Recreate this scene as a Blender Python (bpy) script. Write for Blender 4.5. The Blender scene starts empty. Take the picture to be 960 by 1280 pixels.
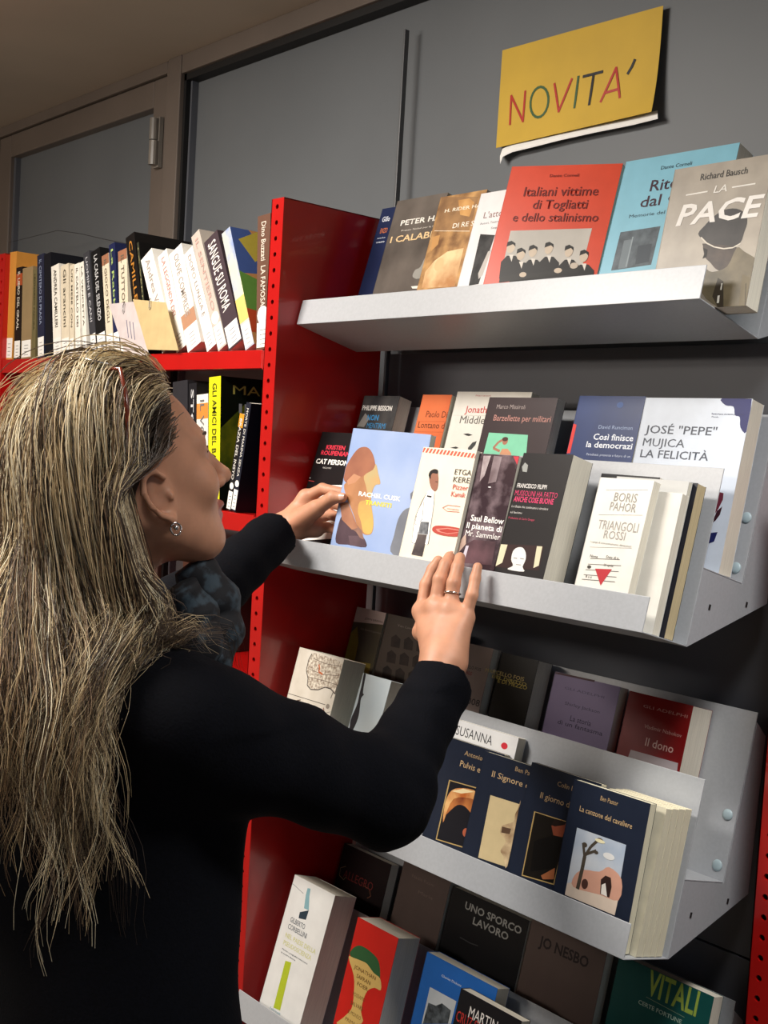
import bpy, bmesh, math, random
import numpy as np
from mathutils import Matrix, Vector, Quaternion

random.seed(4); rng = np.random.default_rng(4)
S = bpy.context.scene
COL = S.collection

# ------------------------------------------------------------------ camera
CAM_Z = 1.6
F = 1450.0                                   # focal length in pixels of the 960x1280 frame
M = np.array([[0.66189087, 0.74735106, 0.0580248],       # camera right
              [0.08184524, 0.00489303, -0.99663304],     # camera down
              [-0.74511867, 0.66441136, -0.05792847]])   # camera forward
cd = bpy.data.cameras.new('camera'); cam = bpy.data.objects.new('camera', cd); COL.objects.link(cam)
cd.sensor_fit = 'VERTICAL'; cd.sensor_height = 24; cd.lens = 24 * F / 1280; cd.clip_start = .02
R = Matrix(((M[0][0], -M[1][0], -M[2][0]), (M[0][1], -M[1][1], -M[2][1]), (M[0][2], -M[1][2], -M[2][2])))
cam.matrix_world = Matrix.Translation((0, 0, CAM_Z)) @ R.to_4x4()
S.camera = cam

# ------------------------------------------------------------------ light and exposure
w = bpy.data.worlds.new('world'); S.world = w; w.use_nodes = True
w.node_tree.nodes['Background'].inputs[0].default_value = (.62, .72, .9, 1)
w.node_tree.nodes['Background'].inputs[1].default_value = .05
def area(name, loc, target, sx, sy, power, col, spread=180):
    l = bpy.data.lights.new(name, 'AREA'); l.shape = 'RECTANGLE'; l.size = sx; l.size_y = sy; l.energy = power; l.color = col; l.spread = math.radians(spread)
    o = bpy.data.objects.new(name, l); COL.objects.link(o); o.location = loc
    o.rotation_euler = (Vector(target) - Vector(loc)).to_track_quat('-Z', 'Y').to_euler(); return o
area('ceiling_lamp_light', (-1.72, .25, 2.46), (-1.66, .45, 1.2), .6, .3, 36, (1, .94, .87), 170)
area('second_ceiling_lamp_light', (-.26, .93, 2.46), (-.58, 1.08, 1.0), .5, .25, 7, (1, .97, .93), 88)
area('ceiling_fill_light', (-2.4, -.9, 2.05), (-2.3, -.3, 2.5), .8, .2, 16, (1, .88, .78), 180)  # unseen fill aimed upward, added to brighten the ceiling
area('far_fill_light', (-2.6, -1.8, 2.46), (-2.5, -1.7, 1.2), 1.2, .4, 46, (1, .90, .78), 180)  # added warm general fill for the room, not a visible lamp
area('cool_fill_light', (2.2, -1.2, 1.9), (-.8, 1.2, 1.4), 1.2, 1.4, 8, (.66, .80, 1), 180)  # added cool fill for the bluish right side; no window stands there
S.view_settings.view_transform = 'Standard'; S.view_settings.look = 'None'
S.view_settings.gamma = 1; S.view_settings.use_curve_mapping = False
S.view_settings.exposure = 0.0
S.render.film_transparent = False

# ------------------------------------------------------------------ geometry helpers
X0 = -1.6076
def ray(px, py): return M.T @ np.array([(px - 480) / F, (py - 640) / F, 1.])
def at(px, py, Y):                            # the world point seen at a pixel on the plane y = Y
    r = ray(px, py); p = r * Y / r[1]; return Vector((p[0], p[1], p[2] + CAM_Z))
def pz(px, py, z):                            # the world point seen at a pixel at a camera depth
    p = ray(px, py) * z; return np.array([p[0], p[1], p[2] + CAM_Z])

_mats = {}
def srgb(c):
    if isinstance(c, str):
        c = c.lstrip('#'); c = [int(c[i:i + 2], 16) / 255 for i in (0, 2, 4)]
    return tuple(((x / 12.92) if x <= .04045 else ((x + .055) / 1.055) ** 2.4) for x in c)
def mat(name, col, rough=.5, var=.06, scale=40., bump=0., metal=0., spec=.5, col2=None, stretch=None, coat=0., sheen=0., mixlo=.35, mixhi=.65, detail=4):
    if name in ('book_cover', 'printed_ink', 'photo_print'): spec = .22
    key = (name, str(col), rough, var, scale, bump, metal, str(col2))
    if key in _mats: return _mats[key]
    m = bpy.data.materials.new(name); m.use_nodes = True; nt = m.node_tree; N = nt.nodes; L = nt.links
    b = N['Principled BSDF']; c = srgb(col)
    b.inputs['Roughness'].default_value = rough; b.inputs['Metallic'].default_value = metal
    b.inputs['Specular IOR Level'].default_value = spec; b.inputs['Coat Weight'].default_value = coat
    b.inputs['Sheen Weight'].default_value = sheen
    tc = N.new('ShaderNodeTexCoord'); mp = N.new('ShaderNodeMapping'); nz = N.new('ShaderNodeTexNoise')
    nz.inputs['Scale'].default_value = scale; nz.inputs['Detail'].default_value = detail
    if stretch: mp.inputs['Scale'].default_value = stretch
    L.new(tc.outputs['Object'], mp.inputs[0]); L.new(mp.outputs[0], nz.inputs['Vector'])
    r = N.new('ShaderNodeValToRGB')
    if col2 is not None:
        a, d = c, srgb(col2)
    else:
        a = tuple(x * (1 - var) for x in c); d = tuple(min(1, x * (1 + var)) for x in c)
    r.color_ramp.elements[0].position = mixlo; r.color_ramp.elements[1].position = mixhi
    r.color_ramp.elements[0].color = (*a, 1); r.color_ramp.elements[1].color = (*d, 1)
    L.new(nz.outputs['Fac'], r.inputs[0]); L.new(r.outputs[0], b.inputs['Base Color'])
    if bump:
        bp = N.new('ShaderNodeBump'); bp.inputs['Strength'].default_value = bump; bp.inputs['Distance'].default_value = .002
        L.new(nz.outputs['Fac'], bp.inputs['Height']); L.new(bp.outputs[0], b.inputs['Normal'])
    _mats[key] = m; return m
def ink(col, rough=.45): return mat('printed_ink', col, rough, .03, 60)

def link(name, me, mats, parent=None, mw=None):
    o = bpy.data.objects.new(name, me); COL.objects.link(o)
    for m in (mats if isinstance(mats, (list, tuple)) else [mats]): me.materials.append(m)
    if parent: o.parent = parent
    if mw is not None: o.matrix_local = mw
    return o
def from_bm(name, bm, mats, parent=None, mw=None, smooth=False):
    bmesh.ops.recalc_face_normals(bm, faces=bm.faces)
    me = bpy.data.meshes.new(name); bm.to_mesh(me); bm.free()
    if smooth: me.shade_smooth()
    return link(name, me, mats, parent, mw)
def tag(o, label=None, cat=None, group=None, kind=None):
    if label: o['label'] = label
    if cat: o['category'] = cat
    if group: o['group'] = group
    if kind: o['kind'] = kind
    return o
def empty(name, mw, label, cat, group=None):
    o = bpy.data.objects.new(name, None); COL.objects.link(o); o.empty_display_size = .05
    o.matrix_world = mw if isinstance(mw, Matrix) else Matrix.Translation(mw)
    return tag(o, label, cat, group)
def bx(bm, x0, y0, z0, x1, y1, z1, mi=0, bevel=0, mw=None):
    vs = [bm.verts.new(p) for p in ((x0, y0, z0), (x1, y0, z0), (x1, y1, z0), (x0, y1, z0), (x0, y0, z1), (x1, y0, z1), (x1, y1, z1), (x0, y1, z1))]
    if mw is not None:
        for v in vs: v.co = mw @ v.co
    fs = [bm.faces.new([vs[i] for i in q]) for q in ((0, 3, 2, 1), (4, 5, 6, 7), (0, 1, 5, 4), (1, 2, 6, 5), (2, 3, 7, 6), (3, 0, 4, 7))]
    for f in fs: f.material_index = mi
    if bevel:
        es = {e for f in fs for e in f.edges}
        bmesh.ops.bevel(bm, geom=list(es), offset=bevel, segments=2, affect='EDGES', profile=.5)
def box(name, a, b, m, parent=None, bevel=0, mw=None):
    bm = bmesh.new(); bx(bm, *a, *b, bevel=bevel); return from_bm(name, bm, m, parent, mw)
def cyl(bm, a, b, r, n=10, r2=None, cap=True):
    a = Vector(a); b = Vector(b); d = (b - a).normalized(); q = d.to_track_quat('Z', 'Y'); r2 = r if r2 is None else r2
    A = [bm.verts.new(a + q @ Vector((math.cos(t) * r, math.sin(t) * r, 0))) for t in [2 * math.pi * i / n for i in range(n)]]
    B = [bm.verts.new(b + q @ Vector((math.cos(t) * r2, math.sin(t) * r2, 0))) for t in [2 * math.pi * i / n for i in range(n)]]
    for i in range(n): bm.faces.new((A[i], A[(i + 1) % n], B[(i + 1) % n], B[i]))
    if cap: bm.faces.new(A[::-1]); bm.faces.new(B)
def tube(bm, pts, r, n=6, closed=False):
    pts = [Vector(p) for p in pts]; rings = []
    up = Vector((0, 0, 1)); k = len(pts)
    for i, p in enumerate(pts):
        a = pts[i - 1] if (i > 0 or closed) else p; b = pts[(i + 1) % k] if (i < k - 1 or closed) else p
        d = (b - a).normalized(); s = d.cross(up)
        if s.length < 1e-3: s = d.cross(Vector((1, 0, 0)))
        s.normalize(); t = s.cross(d)
        rings.append([bm.verts.new(p + (s * math.cos(x) + t * math.sin(x)) * (r[i] if hasattr(r, '__len__') else r)) for x in [2 * math.pi * j / n for j in range(n)]])
    for i in range(k if closed else k - 1):
        A, B = rings[i], rings[(i + 1) % k]
        for j in range(n): bm.faces.new((A[j], A[(j + 1) % n], B[(j + 1) % n], B[j]))
    if not closed: bm.faces.new(rings[0][::-1]); bm.faces.new(rings[-1])

def text_mesh(txt, weight=0., res=2):
    """the built-in font as a flat mesh in XY, returned with its bounds"""
    cu = bpy.data.curves.new('t', 'FONT'); cu.body = txt; cu.resolution_u = res; cu.offset = weight; cu.fill_mode = 'FRONT'
    o = bpy.data.objects.new('t', cu); COL.objects.link(o)
    dg = bpy.context.evaluated_depsgraph_get(); me = bpy.data.meshes.new_from_object(o.evaluated_get(dg))
    bpy.data.objects.remove(o); bpy.data.curves.remove(cu)
    me.materials.clear(); n = len(me.vertices); co = np.zeros(n * 3); me.vertices.foreach_get('co', co)
    return me, co.reshape(-1, 3)
_tc = {}
def lettering(txt, u0, u1, v, cap, col, parent, mw, weight=0., shear=0., name='lettering', italic=False):
    """flat print between u0 and u1 (metres) with its baseline at v, drawn in the local XZ plane of mw"""
    key = (txt, weight)
    if key not in _tc: _tc[key] = text_mesh(txt, weight)
    me, co = _tc[key]; me = me.copy(); co = co.copy()
    if len(co) == 0: return
    x0, x1 = co[:, 0].min(), co[:, 0].max()
    s = cap / .7
    co[:, 0] = u0 + (co[:, 0] - x0) / (x1 - x0) * (u1 - u0)
    z = v + co[:, 1] * s; co[:, 0] += shear * (z - v)
    out = np.stack([co[:, 0], np.zeros(len(co)), z], 1)
    me.vertices.foreach_set('co', out.ravel()); me.update()
    return link(name, me, ink(col), parent, mw)

def smooth(P, k=3):
    out = []; n = len(P)
    for i in range(n):
        a, b, c, d = (np.array(P[(i + j - 1) % n]) for j in range(4))
        for t in [j / k for j in range(k)]:
            q = .5 * (2 * b + (c - a) * t + (2 * a - 5 * b + 4 * c - d) * t * t + (3 * b - a - 3 * c + d) * t ** 3); out.append((float(q[0]), float(q[1])))
    return out
def art(items, W, H, parent, mw, name='cover_picture'):
    """flat printed shapes; several colours in one part, each layer a hair above the last"""
    bm = bmesh.new(); mats = []; lay = 0
    def mi(c):
        m = c if not isinstance(c, str) else ink(c)
        if m not in mats: mats.append(m)
        return mats.index(m)
    n = 0
    for it in items:
        k = it[0]
        if k == 'T': continue
        lay += 1; y = -.00002 * lay
        if k == 'R': _, a, b, c, d, col = it; P = [(a, b), (c, b), (c, d), (a, d)]
        elif k == 'P':
            _, P, col = it; P = [(min(1, max(0, a)), min(1, max(0, b))) for a, b in (smooth(P) if len(P) > 6 else P)]
        elif k == 'E':
            _, cu, cv, ru, rv, col = it; P = [(cu + ru * math.cos(t), cv + rv * math.sin(t)) for t in [2 * math.pi * i / 20 for i in range(20)]]
        elif k == 'L':
            _, pts, wd, col = it; m_ = mi(col); pts = [(min(.995, max(.005, a)), min(.998, max(.002, b))) for a, b in pts]
            for (a, b), (c, d) in zip(pts, pts[1:]):
                dx, dz = (c - a) * W, (d - b) * H; l = math.hypot(dx, dz) or 1; ox, oz = -dz / l * wd / 2, dx / l * wd / 2
                f = bm.faces.new([bm.verts.new(p) for p in ((a * W + ox, y, b * H + oz), (c * W + ox, y, d * H + oz), (c * W - ox, y, d * H - oz), (a * W - ox, y, b * H - oz))]); f.material_index = m_
            n += 1; continue
        f = bm.faces.new([bm.verts.new((u * W, y, v * H)) for u, v in P]); f.material_index = mi(col); n += 1
    if n:
        me = bpy.data.meshes.new(name); bm.to_mesh(me); o = link(name, me, mats, parent, mw)
    bm.free(); lay += 1
    for it in items:
        if it[0] == 'T':
            _, txt, u0, u1, v, cap, col = it[:7]; wt = it[7] * .5 if len(it) > 7 else 0.; sh = it[8] if len(it) > 8 else 0.
            if 'M' in txt: wt = 0.
            if u1 > .99:                          # print never runs off the cover
                nk = int(len(txt) * (.999 - u0) / (u1 - u0) + .35); u1 = min(.998, u0 + (u1 - u0) * nk / len(txt)); txt = txt[:nk]
                if not txt.strip(): continue
            lettering(txt, u0 * W, u1 * W, v * H, cap * H, col, parent, mw @ Matrix.Translation((0, -.00002 * lay - .00003, 0)), wt, sh)

# ------------------------------------------------------------------ materials
RED = mat('red_enamel', '#b00e0c', .28, .05, 14, coat=.3)
GREY = mat('light_grey_powder_coat', '#a9acb0', .38, .03, 220, bump=.05)
GREYB = mat('back_panel_grey', '#565960', .5, .04, 8)
PAGE = mat('page_edges', '#dcd6c6', .75, .10, 60, bump=.25, stretch=(.4, 30, .4))
PAGEY = mat('aged_page_edges', '#c4b48e', .75, .12, 60, bump=.25, stretch=(.4, 30, .4))
FRAME = mat('brown_grey_aluminium', '#6a6058', .45, .05, 6)
GLASS = mat('frosted_pane', '#666a6d', .5, .05, 3, spec=.3)
GASK = mat('black_gasket', '#0b0b0c', .6)
HOLE = mat('dark_recess', '#100505', .9)
RUB = mat('clear_rubber', '#a9bcc2', .3, .04)
STEEL = mat('steel', '#b9b9b9', .25, .05, metal=.9)
DARK = mat('dark_steel', '#2a2a2c', .5)
WHITE = mat('white_paper', '#ecebe6', .6, .03)
def photo(a, b, scale=60): return mat('photo_print', a, .4, .0, scale, col2=b, detail=6)

# ------------------------------------------------------------------ setting
YW = 1.45
def struct(o): o['kind'] = 'structure'; return o
CEIL = 2.483
struct(box('floor', (-5, -3, -.1), (3, YW + .3, 0), mat('grey_linoleum', '#6d665c', .5, .1, 5)))
struct(box('ceiling', (-5, -3, CEIL), (3, YW + .3, CEIL + .1), mat('brown_grey_ceiling_paint', '#b3a595', .9, .04, 3)))
struct(box('wall_back', (-5, YW + .10, 0), (3, YW + .3, CEIL), mat('dark_wall_behind_glass', '#4c4b47', .8, .05, 3)))
struct(box('wall_left', (-5.1, -3, 0), (-5, YW + .3, CEIL), mat('wall_paint', '#b9aea0', .9, .04, 3)))
struct(box('wall_right', (3, -3, 0), (3.1, YW + .3, CEIL), mat('wall_paint', '#b9aea0', .9, .04, 3)))
struct(box('wall_front', (-5, -3.1, 0), (3, -3, CEIL), mat('wall_paint', '#b9aea0', .9, .04, 3)))
# glazed partition: fixed frame, fixed pane, hinged leaf
xm0, xm1 = X0 - .876, X0 - .818              # mullion
win = empty('window_1', Vector((X0 + .2, YW + .02, .9)), None, None); win['kind'] = 'structure'
iw = win.matrix_world.inverted()
def wpart(name, a, b, m, bevel=0, parent=win): return box(name, a, b, m, parent, bevel, iw)
wpart('pane', (xm1 + .015, YW + .035, .1), (1.2, YW + .045, CEIL - .045), GLASS)
wpart('mullion', (xm0, YW - .005, 0), (xm1, YW + .09, CEIL), FRAME, .002)
wpart('head_frame', (xm1, YW - .003, CEIL - .043), (1.2, YW + .09, CEIL), FRAME, .002)
wpart('gasket', (xm1, YW + .006, .1), (xm1 + .010, YW + .05, CEIL - .043), GASK)
wpart('gasket', (xm1, YW + .006, CEIL - .058), (1.2, YW + .05, CEIL - .043), GASK)
wpart('glazing_bead', (xm1 + .011, YW + .018, .1), (xm1 + .018, YW + .05, CEIL - .052), GREYB)
win2 = empty('window_2', Vector((X0 - 1.4, YW + .02, .9)), None, None); win2['kind'] = 'structure'
iw2 = win2.matrix_world.inverted()
def w2(name, a, b, m, bevel=0): return box(name, a, b, m, win2, bevel, iw2)
xl0, xl1 = X0 - 1.787, X0 - .96
w2('leaf_stile', (xl1, YW + .008, .1), (xm0 - .014, YW + .06, CEIL - .03), FRAME, .003)
w2('leaf_stile', (xl0 - .08, YW + .008, .1), (xl0, YW + .06, CEIL - .03), FRAME, .003)
w2('leaf_rail', (xl0, YW + .008, CEIL - .095), (xl1, YW + .06, CEIL - .03), FRAME, .003)
w2('outer_frame', (xm0 - .012, YW, .1), (xm0 - .002, YW + .06, CEIL - .002), FRAME, .002)
w2('outer_frame', (-5, YW, CEIL - .028), (xm0 - .012, YW + .06, CEIL), FRAME, .002)
w2('glazing_bead', (xl0, YW + .020, .1), (xl0 + .014, YW + .04, CEIL - .095), GREYB)
w2('pane', (-4.9, YW + .035, .1), (xl1, YW + .045, CEIL - .09), GLASS)
bm = bmesh.new(); hx = X0 - .918
cyl(bm, (hx, YW - .012, 2.30), (hx, YW - .012, 2.351), .010, 12); cyl(bm, (hx + .003, YW - .012, 2.24), (hx + .003, YW - .012, 2.297), .011, 12)
bx(bm, hx - .012, YW - .004, 2.235, hx + .014, YW + .006, 2.355)
from_bm('hinge', bm, mat('hinge_grey', '#7d776f', .35, .05), win2, iw2)
# slotted rail on the glass
tag(box('edge_rail', (X0 - .044, YW + .001, .2), (X0 - .0385, YW + .012, 2.369), mat('grey_rail', '#5a5c5e', .4, .05), None, .001),
    'thin upright grey metal rail on the wall left of the yellow sign', 'rail')

# back panels of the shelving
bp = empty('back_panel', Vector((X0 + .4, YW + .01, .2)), 'grey metal back panels of the display bay behind the tilted shelves', 'panel')
ib = bp.matrix_world.inverted()
for z0, z1 in ((.15, .520), (.523, .914), (.917, 1.77)):
    box('panel', (X0 - .033, YW + .004, z0), (X0 + 1.25, YW + .014, z1), GREYB, bp, .001, ib)
# ------------------------------------------------------------------ red shelving
YP = 1.17; PIT = .0268
def perforated_post(name, x0, x1, yf, yb, ztop, label, xh, zh0, holes=(0, 60), group=None):
    o = empty(name, Vector(((x0 + x1) / 2, yf, 0)), label, 'shelf upright'); io = o.matrix_world.inverted()
    # front face as a strip of cells round real holes
    bm = bmesh.new(); r = .0042; n = 10; t = .0018
    zs = [zh0 - PIT * i for i in range(holes[0], holes[1])]
    zs = [z for z in zs if z > .05]
    prev = ztop
    for z in zs:
        lo = z - PIT / 2; hi = min(z + PIT / 2, ztop)
        outer = [(x0, lo), (x1, lo), (x1, hi), (x0, hi)]
        ring = [(xh + r * math.cos(a), z + r * math.sin(a)) for a in [2 * math.pi * (i + .5) / n for i in range(n)]]
        V = [bm.verts.new((x, yf, q)) for x, q in ring]; O = [bm.verts.new((x, yf, q)) for x, q in outer]
        def corner(x, q): return O[(0 if x < xh else 1) if q < z else (3 if x < xh else 2)]
        for i in range(n):
            a, b = ring[i], ring[(i + 1) % n]; ca, cb = corner(*a), corner(*b)
            bm.faces.new([V[i], V[(i + 1) % n], cb] + ([ca] if ca is not cb else []))
        W2_ = [bm.verts.new((x, yf + t * 2, q)) for x, q in ring]
        for i in range(n): bm.faces.new((V[i], V[(i + 1) % n], W2_[(i + 1) % n], W2_[i]))
        prev = lo
    if ztop - (zs[0] + PIT / 2) > 1e-4:
        bm.faces.new([bm.verts.new(p) for p in ((x0, yf, zs[0] + PIT / 2), (x1, yf, zs[0] + PIT / 2), (x1, yf, ztop), (x0, yf, ztop))])
    bmesh.ops.remove_doubles(bm, verts=bm.verts, dist=1e-5)
    f = from_bm('front_flange', bm, RED, o, io)
    bm = bmesh.new(); bx(bm, x0 + .002, yf + .006, .05, x1 - .002, yf + .008, ztop - .002)
    from_bm('recess', bm, HOLE, o, io)
    bm = bmesh.new(); bx(bm, x0, yf, 0, x0 + .0018, yb, ztop - .0005); bx(bm, x1 - .0018, yf + .0002, 0, x1, yb, ztop - .0005)
    bx(bm, x0, yf + .0002, ztop - .0018, x1, yb, ztop); bx(bm, x0 + .002, yb - .002, 0, x1 - .002, yb, ztop - .002)
    from_bm('side_panel', bm, RED, o, io)
    return o
ZT = 2.006
perforated_post('shelf_upright', X0 - .038, X0 - .003, YP, YP + .235, ZT, 'tall red perforated metal upright with deep side panel beside the grey display shelves', X0 - .0215, 1.992)
perforated_post('shelf_upright', X0 - 1.160, X0 - 1.124, YP, YP + .235, ZT, 'red upright at the far left end of the row of upright books', X0 - 1.142, 1.992)
perforated_post('shelf_upright', X0 + .846, X0 + .882, 1.36, YW + .0, 1.60, 'red perforated upright at the right edge beside the lower grey display shelves', X0 + .861, 1.075 + 19 * PIT)
XS0, XS1 = X0 - 1.123, X0 - .039
SZ = [1.751, 1.464, 1.170, .88, .59]
slabels = ['red metal shelf under the long upper row of upright books', 'red metal shelf under the yellow-spined book', 'red metal shelf seen between scarf and red upright, nearly empty', 'lower red metal shelf hidden behind the woman', 'lowest red metal shelf hidden behind the woman']
for z, lb in zip(SZ, slabels):
    sh = empty('shelf', Vector(((XS0 + XS1) / 2, YP + .1, z)), lb, 'shelf', 'red shelves of the left bay'); i_ = sh.matrix_world.inverted()
    box('deck', (XS0, YP + .004, z - .012), (XS1, YP + .23, z - .001), RED, sh, .001, i_)
    box('front_lip', (XS0, YP + .0015, z - .032), (XS1 - .006, YP + .0038, z), RED, sh, .0008, i_)
    box('end_bracket', (XS1 - .0045, YP + .001, z - .034), (XS1 - .0005, YP + .2, z + .002 - .004), RED, sh, .0005, i_)

# ------------------------------------------------------------------ grey display trays
TH = math.radians(14)
EX, EN, EV = Vector((1, 0, 0)), Vector((0, math.cos(TH), -math.sin(TH))), Vector((0, math.sin(TH), math.cos(TH)))
TO = [Vector((X0, 1.21, .198 + CAM_Z)), Vector((X0, 1.142, -.203 + CAM_Z)), Vector((X0, 1.152, -.603 + CAM_Z)), Vector((X0, 1.152, -1.003 + CAM_Z))]
def tmat(k): o = TO[k]; return Matrix(((1, 0, 0, o.x), (0, EN.y, EV.y, o.y), (0, EN.z, EV.z, o.z), (0, 0, 0, 1)))
TW = .799
tl = ['topmost light grey tilted display shelf under the yellow sign', 'light grey two-step display shelf touched by both hands',
      'light grey two-step display shelf under the four dark blue-black paperbacks', 'lowest light grey display shelf at the bottom edge']
def tray(k, two, label):
    t = empty('display_shelf', tmat(k), label, 'display shelf', 'tilted grey display shelves')
    T = .0016
    d1 = .138 if not two else .095
    box('front_lip', (.0, -T, -T), (TW, 0, .042), GREY, t, .0006)
    box('floor_plate', (.0, 0, -T), (TW, d1 + T, 0), GREY, t, .0004)
    if two:
        box('riser_plate', (0, d1, 0), (TW, d1 + T, .228), GREY, t, .0006)
        box('upper_floor_plate', (0, d1 + T, .1 - T), (TW, .19, .1), GREY, t, .0004)
        box('back_plate', (0, .19, .098), (TW, .19 + T, .328), GREY, t, .0006)
        poly = [(d1 + T, -T), (.262, .086), (.222, .30), (.19 + 2 * T, .315), (.19 + 2 * T, .098), (d1 + T, .098)]
        for xx in (0, TW - T):
            bm = bmesh.new(); A = [bm.verts.new((xx, n, v)) for n, v in poly]; B = [bm.verts.new((xx + T, n, v)) for n, v in poly]
            bm.faces.new(A); bm.faces.new(B[::-1])
            for i in range(6): bm.faces.new((A[i], A[(i + 1) % 6], B[(i + 1) % 6], B[i]))
            from_bm('side_bracket', bm, GREY, t)
            for n, v in ((.128, .055), (.212, .075)):
                bm = bmesh.new(); s = 1 if xx > .1 else -1; x_ = xx + (T if s > 0 else 0)
                bx(bm, min(x_, x_ + s * .0006), n - .002, v - .0035, max(x_, x_ + s * .0006), n + .002, v + .0035); from_bm('slot', bm, HOLE, t)
        bumps = [(.772, d1, .019), (.772, d1, .09), (.786, .19, .118), (.786, .19, .186)]
    else:
        box('back_plate', (0, d1, 0), (TW, d1 + T, .21), GREY, t, .0006)
        poly = [(d1 + T, -T), (.215, .04), (.2, .2), (d1 + T, .2)]
        for xx in (0, TW - T):
            bm = bmesh.new(); A = [bm.verts.new((xx, n, v)) for n, v in poly]; B = [bm.verts.new((xx + T, n, v)) for n, v in poly]
            bm.faces.new(A); bm.faces.new(B[::-1])
            for i in range(4): bm.faces.new((A[i], A[(i + 1) % 4], B[(i + 1) % 4], B[i]))
            from_bm('side_bracket', bm, GREY, t)
        bumps = []
    for u, n, v in bumps:
        bm = bmesh.new(); bmesh.ops.create_uvsphere(bm, u_segments=14, v_segments=8, radius=.0078)
        for q in bm.verts: q.co = Vector((u + q.co.x, n - .0001 + min(0, q.co.y) * .35, v + q.co.z))
        bmesh.ops.remove_doubles(bm, verts=bm.verts, dist=1e-6)
        from_bm('rubber_bumper', bm, RUB, t, smooth=True)
    return t
for k in range(4): tray(k, k > 0, tl[k])

# ------------------------------------------------------------------ front-facing books
def book_parts(o, Wd, H, T, cover, pages=PAGE, spine=None, curl=0.):
    """cover (boards and spine) and page block in local x right, y back, z up"""
    c = .0006
    bm = bmesh.new()
    if curl:                                    # front board bowed towards the reader along its free edge
        n = 8; fr = []; bk = []
        for i in range(n + 1):
            u = i / n; y = -curl * u ** 2.2
            fr.append([bm.verts.new((u * Wd, y, z)) for z in (0, H)]); bk.append([bm.verts.new((u * Wd, y + c, z)) for z in (0, H)])
        for i in range(n):
            bm.faces.new((fr[i][0], fr[i + 1][0], fr[i + 1][1], fr[i][1])); bm.faces.new((bk[i][0], bk[i][1], bk[i + 1][1], bk[i + 1][0]))
            for j in (0, 1): bm.faces.new((fr[i][j], fr[i + 1][j], bk[i + 1][j], bk[i][j]))
        bm.faces.new((fr[n][0], bk[n][0], bk[n][1], fr[n][1]))
    else: bx(bm, 0, 0, 0, Wd, c, H)
    bx(bm, 0, T - c, 0, Wd, T, H); bx(bm, -.0004, 0, 0, c, T, H)
    from_bm('cover', bm, cover, o)
    box('page_block', (c, c, .0007), (Wd - .0002, T - c, H - .0005), pages, o, 0)

BK = {}
def tray_book(key, k, row, x, n, yaw, dt, Wd, H, T, label, cover, pages=PAGE, curl=0., group=None, rough=.35, lift=0.):
    base = tmat(k) @ Matrix.Translation((x, n + (.0966 if row else 0), (.1 if row else 0) + .0004 + lift))
    # a book leaning further than the shelf pivots on its back lower edge: raise it so that no corner sinks
    d = math.radians(dt); y = math.radians(yaw)
    if d < 0: base = base @ Matrix.Translation((0, 0, T * math.sin(-d) * 0 + .0))
    mw = base @ Matrix.Rotation(y, 4, 'Z') @ Matrix.Rotation(-d, 4, 'X')
    if d > 0: mw = Matrix.Translation(EV * (T * math.sin(d))) @ mw
    o = empty('book', mw, label, 'book', group or ['books on the top display shelf', 'books on the second display shelf', 'books on the third display shelf', 'books on the bottom display shelf'][k])
    cm = cover if not isinstance(cover, str) else mat('book_cover', cover, rough, .04, 30)
    book_parts(o, Wd, H, T, cm, pages, curl=curl)
    items = ART.get(key)
    if items: art(items, Wd, H, o, Matrix.Translation((0, -.0001, 0)))
    BK[key] = o
    return o
T_ = 'T'
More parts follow.
